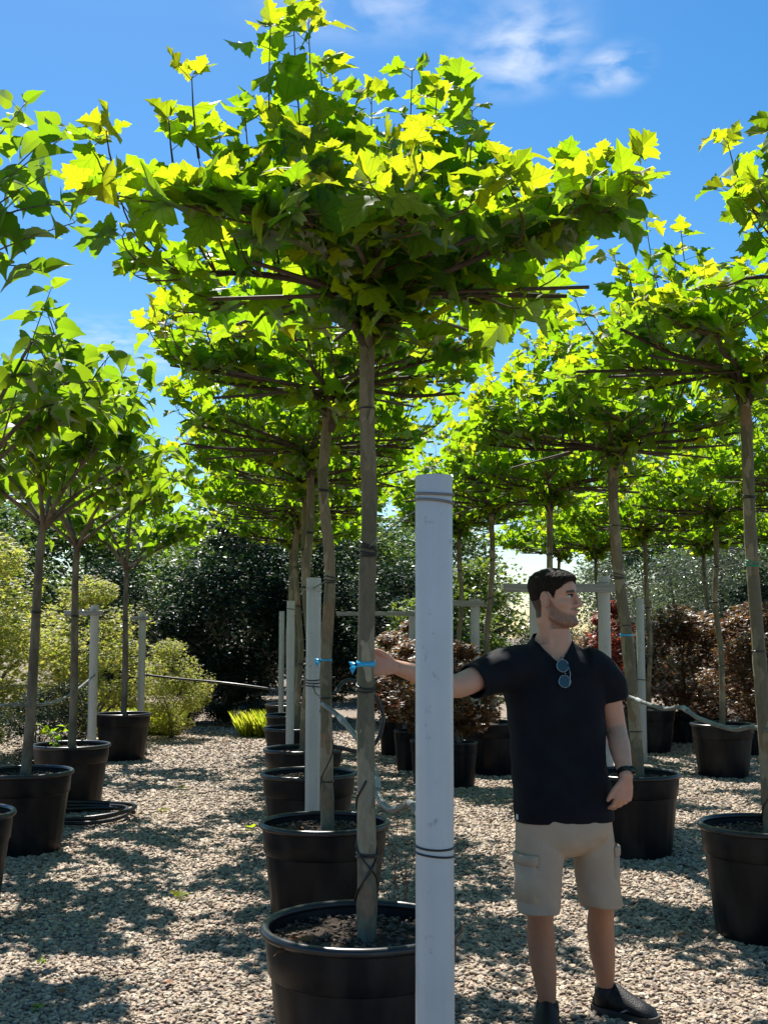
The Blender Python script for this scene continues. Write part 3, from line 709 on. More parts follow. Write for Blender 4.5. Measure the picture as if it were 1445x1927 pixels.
T2 = (-.316, 6.23)
tree2, path2, rad2 = plane_tree(22, T2, [(.02, -.06, .42), (.01, 0, .9), (.0, .05, 1.4), (.02, .06, 1.9), (-.02, .03, 2.4), (.02, 0, 2.88)], (), 88, .90, 280, r_tr=.035, dome=(3.9, .55), size=(.065, .122))
tag(tree2, 'plane tree with blue ribbon in second pot, straight behind the touched tree', 'tree', ROW1)
ring_on(tree2, path2, rad2, 1.86, n=3, gap=.016, tilt=.1); ring_on(tree2, path2, rad2, 1.22, n=1, tilt=.1); ring_on(tree2, path2, rad2, .78, n=1); ring_on(tree2, path2, rad2, 2.35, n=2)
ribbon_on(tree2, path2, rad2, 1.42, .016); wind(tree2, path2, rad2, .58, 1.15, 1.4, 0.4, .003)
pot(*T2, 'black plastic pot second in its row, partly behind the front pot', POTS1, rz=1.1)

protos = []
T3 = (-.541, 8.37)
tree3, path3, rad3 = plane_tree(33, T3, None, (), 92, 1.0, 0, dome=(4.06, .5))
tag(tree3, 'plane tree third in the row of the touched tree, beyond the leaning post', 'tree', ROW1)
ring_on(tree3, path3, rad3, 1.9, n=2); ring_on(tree3, path3, rad3, 1.2, n=1); ring_on(tree3, path3, rad3, 2.3, n=2)
pot(*T3, 'black plastic pot third in the row of the touched tree', POTS1)
far1 = [((-.70, 10.1), 'fourth'), ((-.93, 12.3), 'fifth'), ((-1.11, 14.2), 'sixth'), ((-1.32, 16.2), 'last')]

# row behind the man ---------------------------------------------------
TA = (2.005, 6.15)
treeA, pathA, radA = plane_tree(44, TA, [(.02, -.03, .42), (.015, 0, .9), (-.005, .0, 1.5), (-.02, .02, 2.0), (-.03, .0, 2.5), (-.03, 0, 2.96)], [(-.62, -.3, 3.72), (-.75, -.1, 3.6), (-.45, -.35, 3.65), (-.95, 0, 3.4)], 80, .93, 280, r_tr=.038, dome=(3.85, .5), zfr=3.0, size=(.07, .128))
tag(treeA, 'plane tree with green string on its thick pale trunk, on the man\'s watch side', 'tree', ROW2)
ring_on(treeA, pathA, radA, 1.94, n=3, mat='string_green', name='string', r=.003, tilt=.15); ring_on(treeA, pathA, radA, 1.47, n=1); ring_on(treeA, pathA, radA, 2.3, n=2)
wind(treeA, pathA, radA, .56, .95, 1.0, 2.0, .003)
pot(*TA, 'black plastic pot at the foot of the tree with green string', POTS2, rz=2.0)
TB = (1.78, 8.37)
treeB, pathB, radB = plane_tree(55, TB, [(.05, 0, .42), (.03, 0, .9), (-.01, .0, 1.5), (-.06, .02, 2.0), (-.09, .0, 2.5), (-.09, 0, 2.90)], (), 112, 1.02, 260, r_tr=.046, dome=(4.08, .48))
tag(treeB, 'plane tree with leaning yellowish trunk standing directly behind the man', 'tree', ROW2)
ring_on(treeB, pathB, radB, 1.98, n=3, gap=.016, tilt=.1); ring_on(treeB, pathB, radB, 1.62, n=1); ring_on(treeB, pathB, radB, .86, n=1); ring_on(treeB, pathB, radB, 2.35, n=1)
ribbon_on(treeB, pathB, radB, 1.55, .02, False)
pot(*TB, 'black plastic pot directly behind the hand with the watch', POTS2, rz=.7)
T0 = (2.13, 3.95)
tree0, path0, rad0 = plane_tree(66, T0, None, [(-.62, .1, 3.55), (-.75, -.1, 3.35), (-.80, .3, 3.45), (-.85, .15, 3.2)], 60, .86, 140, face=(-1, 0), dome=(3.7, .5), size=(.075, .13))
tag(tree0, 'plane tree nearest in the second row, only its leaves reaching into view', 'tree', ROW2)
pot(*T0, 'black plastic pot of the tree whose leaves alone reach into view', POTS2)
far2 = [((1.55, 10.6), 'third', 'beyond the man\'s head'), ((1.22, 13.0), 'fourth', 'beside the plank frame'), ((1.0, 15.3), 'fifth', 'behind the bright green bush edge')]
far3 = [((4.0, 10.6), 'nearest'), ((3.73, 12.8), 'second'), ((3.50, 15.3), 'third'), ((3.26, 17.6), 'fourth'), ((3.04, 19.8), 'last')]
far4 = [((5.9, 13.2)), ((5.55, 16.0)), ((5.2, 18.6))]

srcs = [tree3, tree2, treeB]
_fi = 0
def far_tree(loc, label, group, potlabel, potgroup):
    global _fi
    s = srcs[_fi % 2]; _fi += 1
    # tree2 and treeB hold single leaves apart from their crowns, so tree3 and its sibling serve as sources
    copy_tree(protos[_fi % len(protos)], loc, rng.uniform(0, 6.28), label, group, rng.uniform(.96, 1.04))
    pot(*loc, potlabel, potgroup, chips=loc[1] < 13)
proto_b, pbp, pbr = plane_tree(77, far1[0][0], None, (), 92, 1.0, 0, dome=(4.08, .5))
tag(proto_b, 'plane tree fourth in the row of the touched tree', 'tree', ROW1)
for z in (1.88, 1.25, 2.3): ring_on(proto_b, pbp, pbr, z, n=2)
pot(*far1[0][0], 'black plastic pot fourth in the row of the touched tree', POTS1)
protos = [tree3, proto_b]
for loc, o_ in far1[1:]: far_tree(loc, f'plane tree {o_} in the row of the touched tree, near the dark bush', ROW1, f'black plastic pot {o_} in the row of the touched tree', POTS1)
for loc, o_, w_ in far2: far_tree(loc, f'plane tree {o_} in the row behind the man, {w_}', ROW2, f'black plastic pot {o_} in the row behind the man', POTS2)
for loc, o_ in far3: far_tree(loc, f'slim plane tree {o_} in the row in front of the purple shrubs', ROW3, f'black plastic pot {o_} in the row in front of the purple shrubs', POTS3)
for loc in far4: far_tree(loc, 'slim plane tree standing among the purple shrubs by the olive bushes', ROW3, 'black plastic pot among the purple shrubs', POTS3)

# ------------------------------------------------------------------ broad-crowned trees along the path
def mulberry(seed, loc, label, single=0, Rc=1.2, lean=(0, 0), zt=2.42, ztop=3.95, face=(0, -1)):
    rg = np.random.default_rng(seed); root = empty('mulberry_tree', (*loc, 0)); tag(root, label, 'tree', 'trees with drooping leaves along the path')
    tr = [(0, 0, .42), (lean[0] * .25 + .01, 0, 1.0), (lean[0] * .55, 0, 1.6), (lean[0] * .8 - .01, .01, 2.1), (lean[0], lean[1], zt)]
    path = spline(tr, 6); n = len(path); rad = [.040 * (1 - .30 * i / n) * (1 + .05 * noise.noise((i * .5, seed, 1))) for i in range(n)]
    MB().tube(path, rad, 12).build('trunk', M['bark_mul'], root, sharp=None)
    top = Vector(tr[-1]); limbs = []
    for k in range(7):
        a = k * 6.283 / 7 + rg.normal(0, .2); L_ = Rc * rg.uniform(.45, .75); h = rg.uniform(.35, .75)
        lp = bez(top - Vector((0, 0, .08)), top + Vector((math.cos(a) * L_ * .35, math.sin(a) * L_ * .35, h * .55)), top + Vector((math.cos(a) * L_, math.sin(a) * L_, h)), 9)
        limbs.append(lp); MB().tube(lp, [.020 - .012 * i / 8 for i in range(9)], 7).build('limb', M['bark_mul'], root, sharp=None)
    shoots = []
    for k in range(60):
        dx, dy = rg.uniform(-1, 1, 2)
        if dx * dx + dy * dy > 1.05: dx *= .6; dy *= .6
        z = zt + .15 + (ztop - zt - .15) * (1 - .62 * (dx * dx + dy * dy)) * rg.uniform(.3, 1)
        q = Vector((top.x + dx * Rc, top.y + dy * Rc, z)); a = math.atan2(dy, dx)
        lp = min(limbs, key=lambda l: abs((math.atan2(l[-1].y - top.y, l[-1].x - top.x) - a + math.pi) % 6.283 - math.pi) + rg.uniform(0, .4))
        s0 = lp[int(rg.integers(3, 9))]; shoots.append(bez(s0, s0.lerp(q, .5) + Vector((0, 0, .10)), q, 7))
    P, Fr, S, A, P0 = grow(shoots, rg, .066, (.09, .175), .035, (-1.0, .3), .6, 2)
    tw = MB()
    for s_ in shoots: tw.tube(s_, [.006 - .004 * i / 6 for i in range(7)], 5)
    tw.build('twigs', M['bark_mul'], root, sharp=None)['kind'] = 'stuff'
    V, F = prisms(P0, P, .0016, .0012); pe = link(bpy.data.objects.new('petioles', tri_mesh('petioles', V, F, [M['petiole']])), root); pe['kind'] = 'stuff'
    keep = []
    if single:
        rel = P - np.array(tuple(top)); sc = S * 6 + .8 * rel[:, 2] + .6 * (rel[:, 0] * face[0] + rel[:, 1] * face[1]) + rg.normal(0, .15, len(P))
        keep = np.argsort(-sc)[:single]; add_leaves(root, 'mul', P, Fr, S, np.minimum(A, 1) * 0, keep, rg, ('leaf_mulberry',) * 3)
    rest = np.setdiff1d(np.arange(len(P)), keep)
    cr = link(bpy.data.objects.new('crown', merge_leaves('crown', MUL, P[rest], Fr[rest], S[rest], [M['leaf_mulberry']], None, seed)), root); cr['kind'] = 'stuff'
    for z in (1.72, zt - .04): ring_on(root, path, rad, z, n=2, gap=.014)
    return root
mulberry(101, (-2.28, 4.4), 'drooping-leaved tree beside the path, seen only by its tall leafy side', 160, face=(1, 0), ztop=4.75, Rc=1.12)
pot(-2.28, 4.4, 'black plastic pot of the drooping-leaved tree at the path start', POTSL)
mulberry(102, (-2.42, 6.54), 'drooping-leaved tree over the cut-off pot beside the path', 160, face=(.7, -.7), ztop=3.75, Rc=1.05)
pot(-2.42, 6.54, 'black plastic pot beside the path, only its rim edge in view', POTSL)
mulberry(103, (-2.612, 8.47), 'drooping-leaved tree in the big pot next to the coiled hose', 160, face=(.3, -1), lean=(.08, 0))
pot(-2.612, 8.47, 'black plastic pot beside the path, next to the coiled hose', POTSL, rz=.4)
m4 = mulberry(104, (-2.813, 10.46), 'drooping-leaved tree in the pot with a green sprout, behind the coiled hose', 120)
pot(-2.813, 10.46, 'black plastic pot with a small green sprout in its soil', POTSL, rz=.9)
mulberry(105, (-3.238, 14.4), 'drooping-leaved tree farthest along the path, by the yellowish maples', 0, ztop=3.7)
pot(-3.238, 14.4, 'black plastic pot farthest along the path, by the yellowish maples', POTSL)

# ------------------------------------------------------------------ shrubs and far trees
def shrub_data(seed, templ, n, size, rad, h, z0, lumps, mat, fill=.35, droop=(-.6, .6), tilt=.6, stems=5, bark='bark_mul'):
    rg = np.random.default_rng(seed)
    c = []
    for k in range(lumps):
        a = rg.uniform(0, 6.283); zz = rg.uniform(-1, 1); q = math.sqrt(1 - zz * zz) * rg.uniform(.55, .95)
        prof = 1.0 if zz < 0 else 1 - .25 * zz
        c.append((math.cos(a) * q * rad * prof, math.sin(a) * q * rad * prof, z0 + (zz * .78 + 1) / 2 * h, rg.uniform(.22, .42) * min(rad, h * .6)))
    c = np.array(c); li = rg.integers(0, lumps, n)
    u = rg.normal(0, 1, (n, 3)); u /= np.linalg.norm(u, axis=1, keepdims=True)
    rr_ = np.where(rg.random(n) < fill, rg.random(n) ** .5, rg.uniform(.8, 1.08, n))
    P = c[li, :3] + u * (c[li, 3] * rr_)[:, None] * np.array([1.15, 1.15, .8])
    P[:, 2] = np.maximum(P[:, 2], max(.05, z0 * .6) + rg.random(n) * .1)
    a = rg.uniform(0, 6.283, n); D = np.stack([np.cos(a), np.sin(a), rg.uniform(*droop, n)], 1) + u * .4
    Nn = np.array([0, 0, 1.]) + rg.normal(0, tilt, (n, 3)); S = rg.uniform(*size, n)
    crown = merge_leaves('crown', templ, P, frames(D, Nn), S, [M[mat]], None, seed)
    st = MB()
    for k in range(stems):
        q = c[int(rg.integers(0, lumps))]; b = Vector((rg.normal(0, .03), rg.normal(0, .03), 0))
        st.tube(bez(b, (b.x * 1.5, b.y * 1.5, q[2] * .6), (q[0], q[1], q[2]), 7), [.028 * h / 2.5 * (1 - .7 * i / 6) + .004 for i in range(7)], 6)
    return crown, st.mesh('trunk', M[bark], True)
def shrub(name, loc, data, label, cat='shrub', group=None, rz=0, s=1.0, z=0):
    e = empty(name, (*loc, z), rz); tag(e, label, cat, group)
    o = link(bpy.data.objects.new('crown', data[0]), e); o['kind'] = 'stuff'; o.scale = (s, s, s)
    t = link(bpy.data.objects.new('trunk', data[1]), e); t.scale = (s, s, s)
    return e
yel = shrub_data(201, STAR, 9000, (.05, .085), 1.0, 2.95, .0, 52, 'leaf_yellow', .3, (-.8, .2), .35)
GY = 'yellowish maples behind the path trees'
shrub('yellow_maple', (-5.15, 14.6), yel, 'large yellow-green maple shrub behind the first path trunks', 'shrub', GY, .4)
shrub('yellow_maple', (-4.15, 16.4), yel, 'yellow-green maple shrub behind the far potted tree on the path', 'shrub', GY, 2.6, .84)
shrub('yellow_maple', (-3.15, 17.2), yel, 'slender yellow-green maple beside the dark bush', 'shrub', GY, 4.2, .52)
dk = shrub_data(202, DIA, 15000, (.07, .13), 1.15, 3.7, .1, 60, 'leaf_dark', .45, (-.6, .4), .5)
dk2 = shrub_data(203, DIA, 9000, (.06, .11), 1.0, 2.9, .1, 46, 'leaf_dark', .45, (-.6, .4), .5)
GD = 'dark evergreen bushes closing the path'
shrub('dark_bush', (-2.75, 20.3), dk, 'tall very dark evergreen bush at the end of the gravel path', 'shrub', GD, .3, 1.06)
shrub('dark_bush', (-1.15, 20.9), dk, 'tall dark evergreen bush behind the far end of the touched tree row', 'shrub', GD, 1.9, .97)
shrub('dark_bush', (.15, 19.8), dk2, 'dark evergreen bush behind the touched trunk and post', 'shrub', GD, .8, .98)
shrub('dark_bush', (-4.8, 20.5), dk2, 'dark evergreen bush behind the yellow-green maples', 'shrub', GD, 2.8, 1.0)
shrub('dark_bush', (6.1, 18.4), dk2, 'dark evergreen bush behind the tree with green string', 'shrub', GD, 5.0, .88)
for k, (x, y, s_, l_) in enumerate([(-3.75, 12.5, .34, 'behind the pot with a sprout'), (-4.35, 12.1, .36, 'behind the pot next to the coiled hose'), (-5.0, 12.8, .40, 'under the large yellow-green maple'), (-3.95, 14.6, .34, 'behind the farthest path pot'), (-2.75, 19.3, .44, 'at the foot of the tall very dark bush'), (-2.15, 19.5, .40, 'at the foot of the dark bush, next to the tall grass'), (-3.3, 19.5, .36, 'between tall dark bush and slender maple'), (-5.9, 13.4, .45, 'beside the large yellow-green maple, away from the path')]):
    shrub('low_bush', (x, y), dk2, f'low dark bush {l_}', 'shrub', 'low dark bushes', k * 1.3, s_)
gs = shrub_data(204, DIA, 8000, (.07, .12), .75, 2.6, .2, 40, 'leaf_green', .35, (-.6, .4), .6)
shrub('green_bush', (1.35, 17.5), gs, 'bright green leafy bush behind the man\'s sleeve and the plank frame', 'shrub', None, .2, 1.02)
shrub('green_bush', (.55, 18.4), gs, 'green bush between the grey post and the plank frame', 'shrub', None, 3.2, .8)
ol = shrub_data(205, NARROW, 12000, (.06, .11), 1.25, 2.9, .4, 60, 'leaf_olive', .3, (-.8, .8), .8)
GO = 'silvery olive bushes along the back'
for k, (x, y, s_) in enumerate([(4.65, 23.6, .95), (5.6, 21.6, .95), (6.6, 22.6, 1.05), (8.3, 22.0, 1.05), (3.6, 29.0, .55)]):
    shrub('olive_bush', (x, y), ol, 'silvery olive bush in the line behind the purple shrubs' if k < 4 else 'low silvery olive bush below the gap of open sky', 'shrub', GO, k * 1.7, s_)
fr = shrub_data(206, DIA, 14000, (.11, .2), 2.2, 5.0, .4, 70, 'leaf_far', .4, (-.6, .4), .6, 6)
GF = 'far trees closing the yard'
for k, (x, y, s_) in enumerate([(-9.0, 22, 1.0), (-6.6, 25.0, .95), (-11.5, 27, 1.1), (-3.4, 27, .86), (-.4, 27, .84), (8.2, 27.5, .8), (11.2, 26.0, .9), (14.5, 27.0, .95)]):
    shrub('far_tree', (x, y), fr, 'mid green far tree behind the yellow-green maples' if k < 3 else ('mid green far tree behind the dark bushes' if k < 5 else 'mid green far tree behind the olive bushes'), 'tree', GF, k * 2.1, s_)
pu = shrub_data(207, STAR, 2600, (.05, .085), .36, 1.15, .50, 26, 'leaf_purple', .35, (-.7, .3), .4, 4)
pu2 = shrub_data(208, STAR, 6500, (.05, .085), .75, 1.55, .40, 40, 'leaf_purple', .35, (-.7, .3), .4, 5)
GP = 'small purple maples in narrow pots'; GPP = 'narrow pots of the purple maples'
spots = [((.09, 14.85), .98, 'leftmost'), ((.27, 13.3), .92, ''), ((.43, 12.1), .90, ''), ((.80, 11.9), .92, ''), ((.72, 13.7), 1.0, ''), ((.45, 15.6), 1.1, '')]
for k, ((x, y), s_, _) in enumerate(spots):
    shrub('purple_maple', (x, y), pu, 'small purple maple in a narrow pot behind the touched trunk and grey post', 'shrub', GP, k * 1.3, s_)
    pot(x, y, 'narrow black pot of a small purple maple behind the touched trunk', GPP, .46, False, sz=.80)
rd = shrub_data(209, STAR, 1700, (.05, .085), .28, 1.75, .45, 18, 'leaf_red', .35, (-.7, .3), .4, 4)
shrub('red_maple', (2.95, 15.0), rd, 'slim bright red maple beside the leaning yellowish trunk', 'shrub', None, .6)
pot(2.95, 15.0, 'small black pot of the slim bright red maple', None, .5, False, sz=.8)
GQ = 'broad purple maples beside the man'
for k, (x, y, s_, l_) in enumerate([(3.05, 16.3, .82, 'directly behind the leaning yellowish trunk'), (4.25, 16.6, 1.0, 'in the middle of the purple group'), (5.35, 16.4, 1.02, 'behind the trunk with green string'), (4.75, 14.9, .8, 'in front of the purple group, low and broad'), (6.6, 16.8, 1.0, 'at the far end of the purple group')]):
    shrub('purple_maple', (x, y), pu2, f'broad purple maple {l_}', 'shrub', GQ, k * 1.9, s_)
    pot(x, y, f'black pot of the broad purple maple {l_}', 'pots of the broad purple maples', .62, False, sz=.75)

for k, (x, y, s_) in enumerate([(.3, 25.5, .80), (2.0, 28.5, 1.12), (-7.4, 19.2, .9), (9.0, 19.5, .95), (3.9, 27.5, .75)]):
    shrub('dark_bush', (x, y), dk2, ['low dark bush far behind the thick post', 'dark bush far behind the bright green bush', 'dark bush beyond the yellow-green maples, away from the path', 'dark bush past the end of the purple group', 'low dark bush far behind the olive bushes'][k], 'shrub', GD, k * 1.1 + .5, s_)
for k in range(9):
    x = (-16, -11.8, -7.8, -4.4, -1.2, 1.7, 7.6, 11.6, 15.6)[k]
    shrub('far_tree', (x, 33 + (k % 3) * 1.2), fr, 'mid green tree in the hazy far line beyond every bush', 'tree', GF, k * 1.37, .95 + .1 * (k % 2))
for k in range(12):
    shrub('hedge_bush', (-13.5 + 2.6 * k, 30.5 + .4 * (k % 2)), dk2, 'low dark hedge bush in the farthest hedge line', 'shrub', 'farthest hedge line', k * .9, (.78 if k != 7 else .6))
# grass strip at the foot of the dark bushes
def grass_patch(cx, cy, rx, ry, n, seed, label):
    rg = np.random.default_rng(seed); P = np.stack([cx + rg.uniform(-rx, rx, n), cy + rg.uniform(-ry, ry, n), np.zeros(n)], 1)
    a = rg.uniform(0, 6.283, n); D = np.stack([np.cos(a) * .4, np.sin(a) * .4, np.ones(n)], 1)
    blade = [(np.array([(-.03, 0, 0), (.03, 0, 0), (.022, .6, .04), (0, 1, .18)]), np.array([(0, 1, 2), (0, 2, 3)]))]
    me = merge_leaves('grass', blade, P, frames(D, np.stack([np.cos(a), np.sin(a), np.zeros(n)], 1)), rg.uniform(.2, .5, n), [M['grass']], None, seed)
    tag(link(bpy.data.objects.new('grass', me)), label, 'grass', kind='stuff')
grass_patch(-3.75, 17.9, .55, .3, 2600, 1, 'sunlit tall grass behind the far pot on the path')
grass_patch(-1.75, 17.6, .38, .3, 1500, 2, 'sunlit tall grass beside the far end of the touched tree row')

# ------------------------------------------------------------------ posts, frames, pipes
def post(x, y, top, r, label, mat='pole_old', group='grey round posts', lean=(0, 0), hoops=()):
    e = empty('round_post', (x, y, 0)); tag(e, label, 'post', group)
    mb = MB(); n = 28
    prof = [(r, -.05), (r, .4), (r * .995, top - .004), (r * .97, top), (r * .84, top), (r * .83, top - .06), (.0005, top - .062)]
    mb.lathe(prof, n)
    mb.v = [(vx + lean[0] * vz / top, vy + lean[1] * vz / top, vz) for vx, vy, vz in mb.v]
    mb.build('shaft', M[mat], e, sharp=40)
    for z, cnt, rr_, m_ in hoops:
        h = MB()
        for k in range(cnt): h.torus((lean[0] * z / top, lean[1] * z / top, z + k * .022), r + rr_ * .6, rr_, Matrix.Rotation(.10 - .06 * k, 3, 'Y') @ Matrix.Rotation(.08 * k, 3, 'X'), 28, 6)
        h.build('tie_wire', M[m_], e, sharp=None)
    return e
P1 = (.140, 3.28)
post(*P1, 2.02, .054, 'thick pale grey post standing against the front pot', 'pole', lean=(.004, 0), hoops=[(1.945, 2, .0042, 'pipe'), (.955, 2, .0032, 'rubber')])
post(-.45, 7.35, 1.918, .047, 'grey post between the second and third pots, tied to the trunk', hoops=[(1.84, 2, .004, 'pole_old'), (1.23, 3, .004, 'rubber')])
post(-.92, 11.35, 1.88, .040, 'slim grey post beyond the third pot of the touched row', hoops=[(1.8, 1, .004, 'rubber')])
post(-1.36, 15.3, 1.85, .036, 'slim grey post at the far end of the touched row')
post(3.12, 14.0, 1.98, .048, 'slim grey post behind the leaning yellowish trunk', hoops=[(1.0, 1, .006, 'rubber')])

def frame(x, y, top, r, x0, x1, zb, label, bh=.075, second=None):
    e = empty('plank_frame', (x, y, 0)); tag(e, label, 'post', 'grey posts with cross planks')
    for xx in [0] + ([second] if second else []):
        mb = MB(); mb.lathe([(r, -.05), (r, 1.), (r * .98, top), (.0005, top + .001)], 22, c=(xx, 0, 0)); mb.build('upright', M['pole_old'], e, sharp=40)
    MB().box(((x0 + x1) / 2, -r - .016, zb), (x1 - x0, .03, bh), bev=.004).build('cross_plank', M['plank'], e, sharp=40)
    bo = MB()
    for dx in ([0] + ([second] if second else [])): bo.torus((dx, 0, zb + bh * .75), r + .003, .005, None, 20, 6)
    bo.build('tie_wire', M['pole_old'], e, sharp=None)
    return e
frame(1.83, 9.55, 2.035, .052, -.84, .12, 1.935, 'grey plank frame with two round posts behind the man\'s head', .07, -.57)
frame(1.14, 14.4, 1.985, .058, -.48, .11, 1.93, 'grey post with short plank behind the purple maples and sleeve')
frame(.36, 14.3, 1.83, .05, -.95, .08, 1.80, 'grey post with long low plank between touched trunk and thick post', .05)
frame(-3.02, 12.0, 1.855, .045, -.30, .10, 1.77, 'grey post with short plank behind the pot with a sprout', .05)
frame(-3.36, 16.0, 1.86, .05, -.16, .11, 1.76, 'grey post with short plank beside the slender yellow-green maple', .05)

def pipe(name, pts, r, mat, label, cat='pipe', joints=()):
    sp = spline(pts, 8); e = empty(name, tuple(sp[0])); tag(e, label, cat)
    mb = MB(); mb.tube([p - sp[0] for p in sp], r, 10); mb.build('tube', M[mat], e, sharp=None)
    for i in joints:
        i = min(i, len(sp) - 2); d = (sp[i + 1] - sp[i]).normalized() * .05
        MB().tube([sp[i] - d - sp[0], sp[i] + d - sp[0]], r * 1.35, 10).build('coupling', M['coupling'], e, sharp=40)
    return e
pipe('irrigation_pipe', [(1.74, 8.31, 1.12), (1.80, 8.0, 1.085), (1.845, 7.6, 1.07), (1.865, 7.25, 1.10), (1.875, 6.9, 1.06), (1.955, 6.5, 1.03), (2.01, 6.19, 1.06), (2.12, 5.2, 1.0), (2.12, 3.99, .95)], .0135, 'pipe', 'grey irrigation pipe sagging from the leaning trunk to the trunk with green string', joints=(6, 26))
pipe('irrigation_pipe', [(-.33, 6.20, 1.19), (-.23, 6.0, 1.132), (-.105, 5.4, 1.054), (-.04, 4.9, 1.0), (-.025, 4.62, .93), (.02, 4.45, .90), (.07, 4.3, .93), (.09, 3.9, 1.0), (.115, 3.34, 1.03)], .0135, 'pipe', 'grey irrigation pipe dipping between the first two pots of the touched row', joints=(9, 17, 29))
pipe('irrigation_pipe', [(-2.42, 6.54, 1.0), (-2.72, 8.2, 1.05), (-2.57, 8.44, 1.04), (-2.70, 9.5, 1.0), (-2.80, 10.42, 1.03), (-3.0, 11.98, 1.13)], .011, 'pipe', 'grey irrigation pipe running along the path trees')
pipe('water_hose', [(-3.36, 16.0, .99), (-2.9, 16.1, .93), (-2.2, 16.2, .86), (-1.6, 15.9, .80), (-1.31, 15.5, .78)], .016, 'rubber', 'black hose stretched across the path end in front of the dark bush', 'hose')
pipe('water_hose', [(-.27, 6.20, 1.24), (-.20, 6.28, 1.31), (-.08, 6.32, 1.26), (-.005, 6.34, 1.12), (-.04, 6.32, .98), (-.13, 6.3, .93), (-.27, 6.24, .96)], .011, 'rubber', 'black hose loop hanging from the second trunk of the touched row', 'hose')
# coiled hose lying on the gravel
co = []
for k in range(90):
    a = 6.283 * k / 90 * 3.4 + .4; q = .40 + .045 * math.sin(a * .37 + 1)
    co.append((-2.54 + q * math.cos(a), 9.82 + q * .95 * math.sin(a) , .030 + .016 * (k / 20) + .010 * math.sin(a * 2.1)))
ce = MB().tube(co, .0165, 8).build('coiled_hose', M['rubber'], sharp=None); tag(ce, 'black hose coiled on the gravel between two path pots', 'hose')

# thin support wires along the rows
def wire(pts, label, r=.0022, mat='pipe'):
    tag(MB().tube(spline(pts, 6), r, 5).build('support_wire', M[mat], sharp=None), label, 'wire', 'thin wires strung along the rows')
wire([(1.98, 6.15, 1.95), (1.86, 7.2, 1.93), (1.73, 8.37, 1.98), (1.83, 9.5, 1.98)], 'thin wire from the green string to the leaning yellowish trunk')
wire([(-.06, 4.22, 1.88), (.05, 3.7, 1.93), (.14, 3.33, 1.95)], 'thin wire from the touched trunk to the thick post')
wire([(-.30, 6.3, 1.86), (-.40, 6.9, 1.85), (-.45, 7.31, 1.85)], 'thin wire from the second trunk to the post behind it', .004, 'rubber')
wire([(-.32, 6.3, 1.22), (-.40, 6.9, 1.20), (-.45, 7.31, 1.235)], 'black tie line from the second trunk to the lower part of its post', .005, 'rubber')

# small plants and litter
def sprout(x, y, z, h, n, seed, label, mat='leaf_mid', s=(.014, .026)):
    rg = np.random.default_rng(seed); e = empty('weed', (x, y, z)); tag(e, label, 'plant', 'small weeds')
    sh = []
    for k in range(n):
        a = rg.uniform(0, 6.283); q = Vector((math.cos(a) * h * .5, math.sin(a) * h * .5, h * rg.uniform(.6, 1))); sh.append(bez((0, 0, -.01), (0, 0, h * .4), q, 5))
    st = MB()
    for p in sh: st.tube(p, [.003, .0028, .0025, .002, .0015], 5)
    st.build('stem', M['petiole'], e, sharp=None)
    P, Fr, S, A, P0 = grow(sh, rg, h * .25, s, .012, (-.5, .5), .5, 1, .3)
    add_leaves(e, 'mul', P, Fr, S, A * 0, range(len(P)), rg, (mat,) * 3)
sprout(-2.90, 10.25, SOIL_Z, .22, 4, 1, 'green sprout growing in the soil of a path pot', s=(.05, .09))
sprout(-1.62, 5.62, 0, .028, 2, 2, 'tiny bright weed on the gravel near the cut-off pot')
sprout(-1.45, 4.95, 0, .028, 2, 3, 'tiny bright weed at the very front of the path gravel')
sprout(.42, 4.55, .0, .09, 4, 4, 'small bright weed at the rim side of the front pot')
sprout(2.15, 9.3, 0, .14, 4, 5, 'small weed behind the pot next to the man\'s hand')
def litter(x, y, rz, s, mat, label, z=.02, kind=0):
    o = bpy.data.objects.new('fallen_leaf', leaf_mesh('plane', kind, mat)); link(o); o.location = (x, y, z); o.rotation_euler = (.25, .15, rz); o.scale = (s,) * 3
    tag(o, label, 'leaf', 'fallen leaves')
for k, (x, y) in enumerate([(-2.0, 11.6), (-1.9, 10.2), (-1.05, 9.3), (-1.7, 4.7), (.3, 6.3), (-1.2, 6.9), (-.62, 7.2)]):
    litter(x, y, k * 1.3, .075, 'leaf_young', 'yellow-green fallen leaf lying on the gravel', .028, k % 3)
lr = random.Random(12)
for k in range(22):
    y = lr.uniform(5.0, 11.5); x = lr.uniform(-.31, .31) * y
    litter(x, y, lr.uniform(0, 6.28), lr.uniform(.025, .05), 'dead_leaf', 'small brown dead leaf scrap on the gravel', .026, lr.randrange(5))
litter(-.27, 3.98, .6, .065, 'dead_leaf', 'brown dead leaf on the soil of the front pot', SOIL_Z + .012, 1)
litter(-.31, 3.88, 2.2, .05, 'dead_leaf', 'small curled dead leaf on the front pot soil', SOIL_Z + .012, 3)
litter(-.42, 6.12, 1.6, .06, 'dead_leaf', 'pale dead leaf on the soil of the second pot', SOIL_Z + .012, 2)
# dry weed stalks between trunk and post
dw = empty('dry_weed', (.07, 4.62, 0)); tag(dw, 'dry reddish weed stalks between the front pot and the thick post', 'plant')
for k in range(9):
    a = k * .9; p = bez((.02 * math.cos(a), .02 * math.sin(a), 0), (.05 * math.cos(a), .03 * math.sin(a), .5), (.10 * math.cos(a * 1.7), .06 * math.sin(a), .80 + .15 * math.sin(k * 2.3)), 8)
    MB().tube(p, [.0028 - .0015 * i / 7 for i in range(8)], 5).build('stalk', M['stem_dry'], dw, sharp=None)

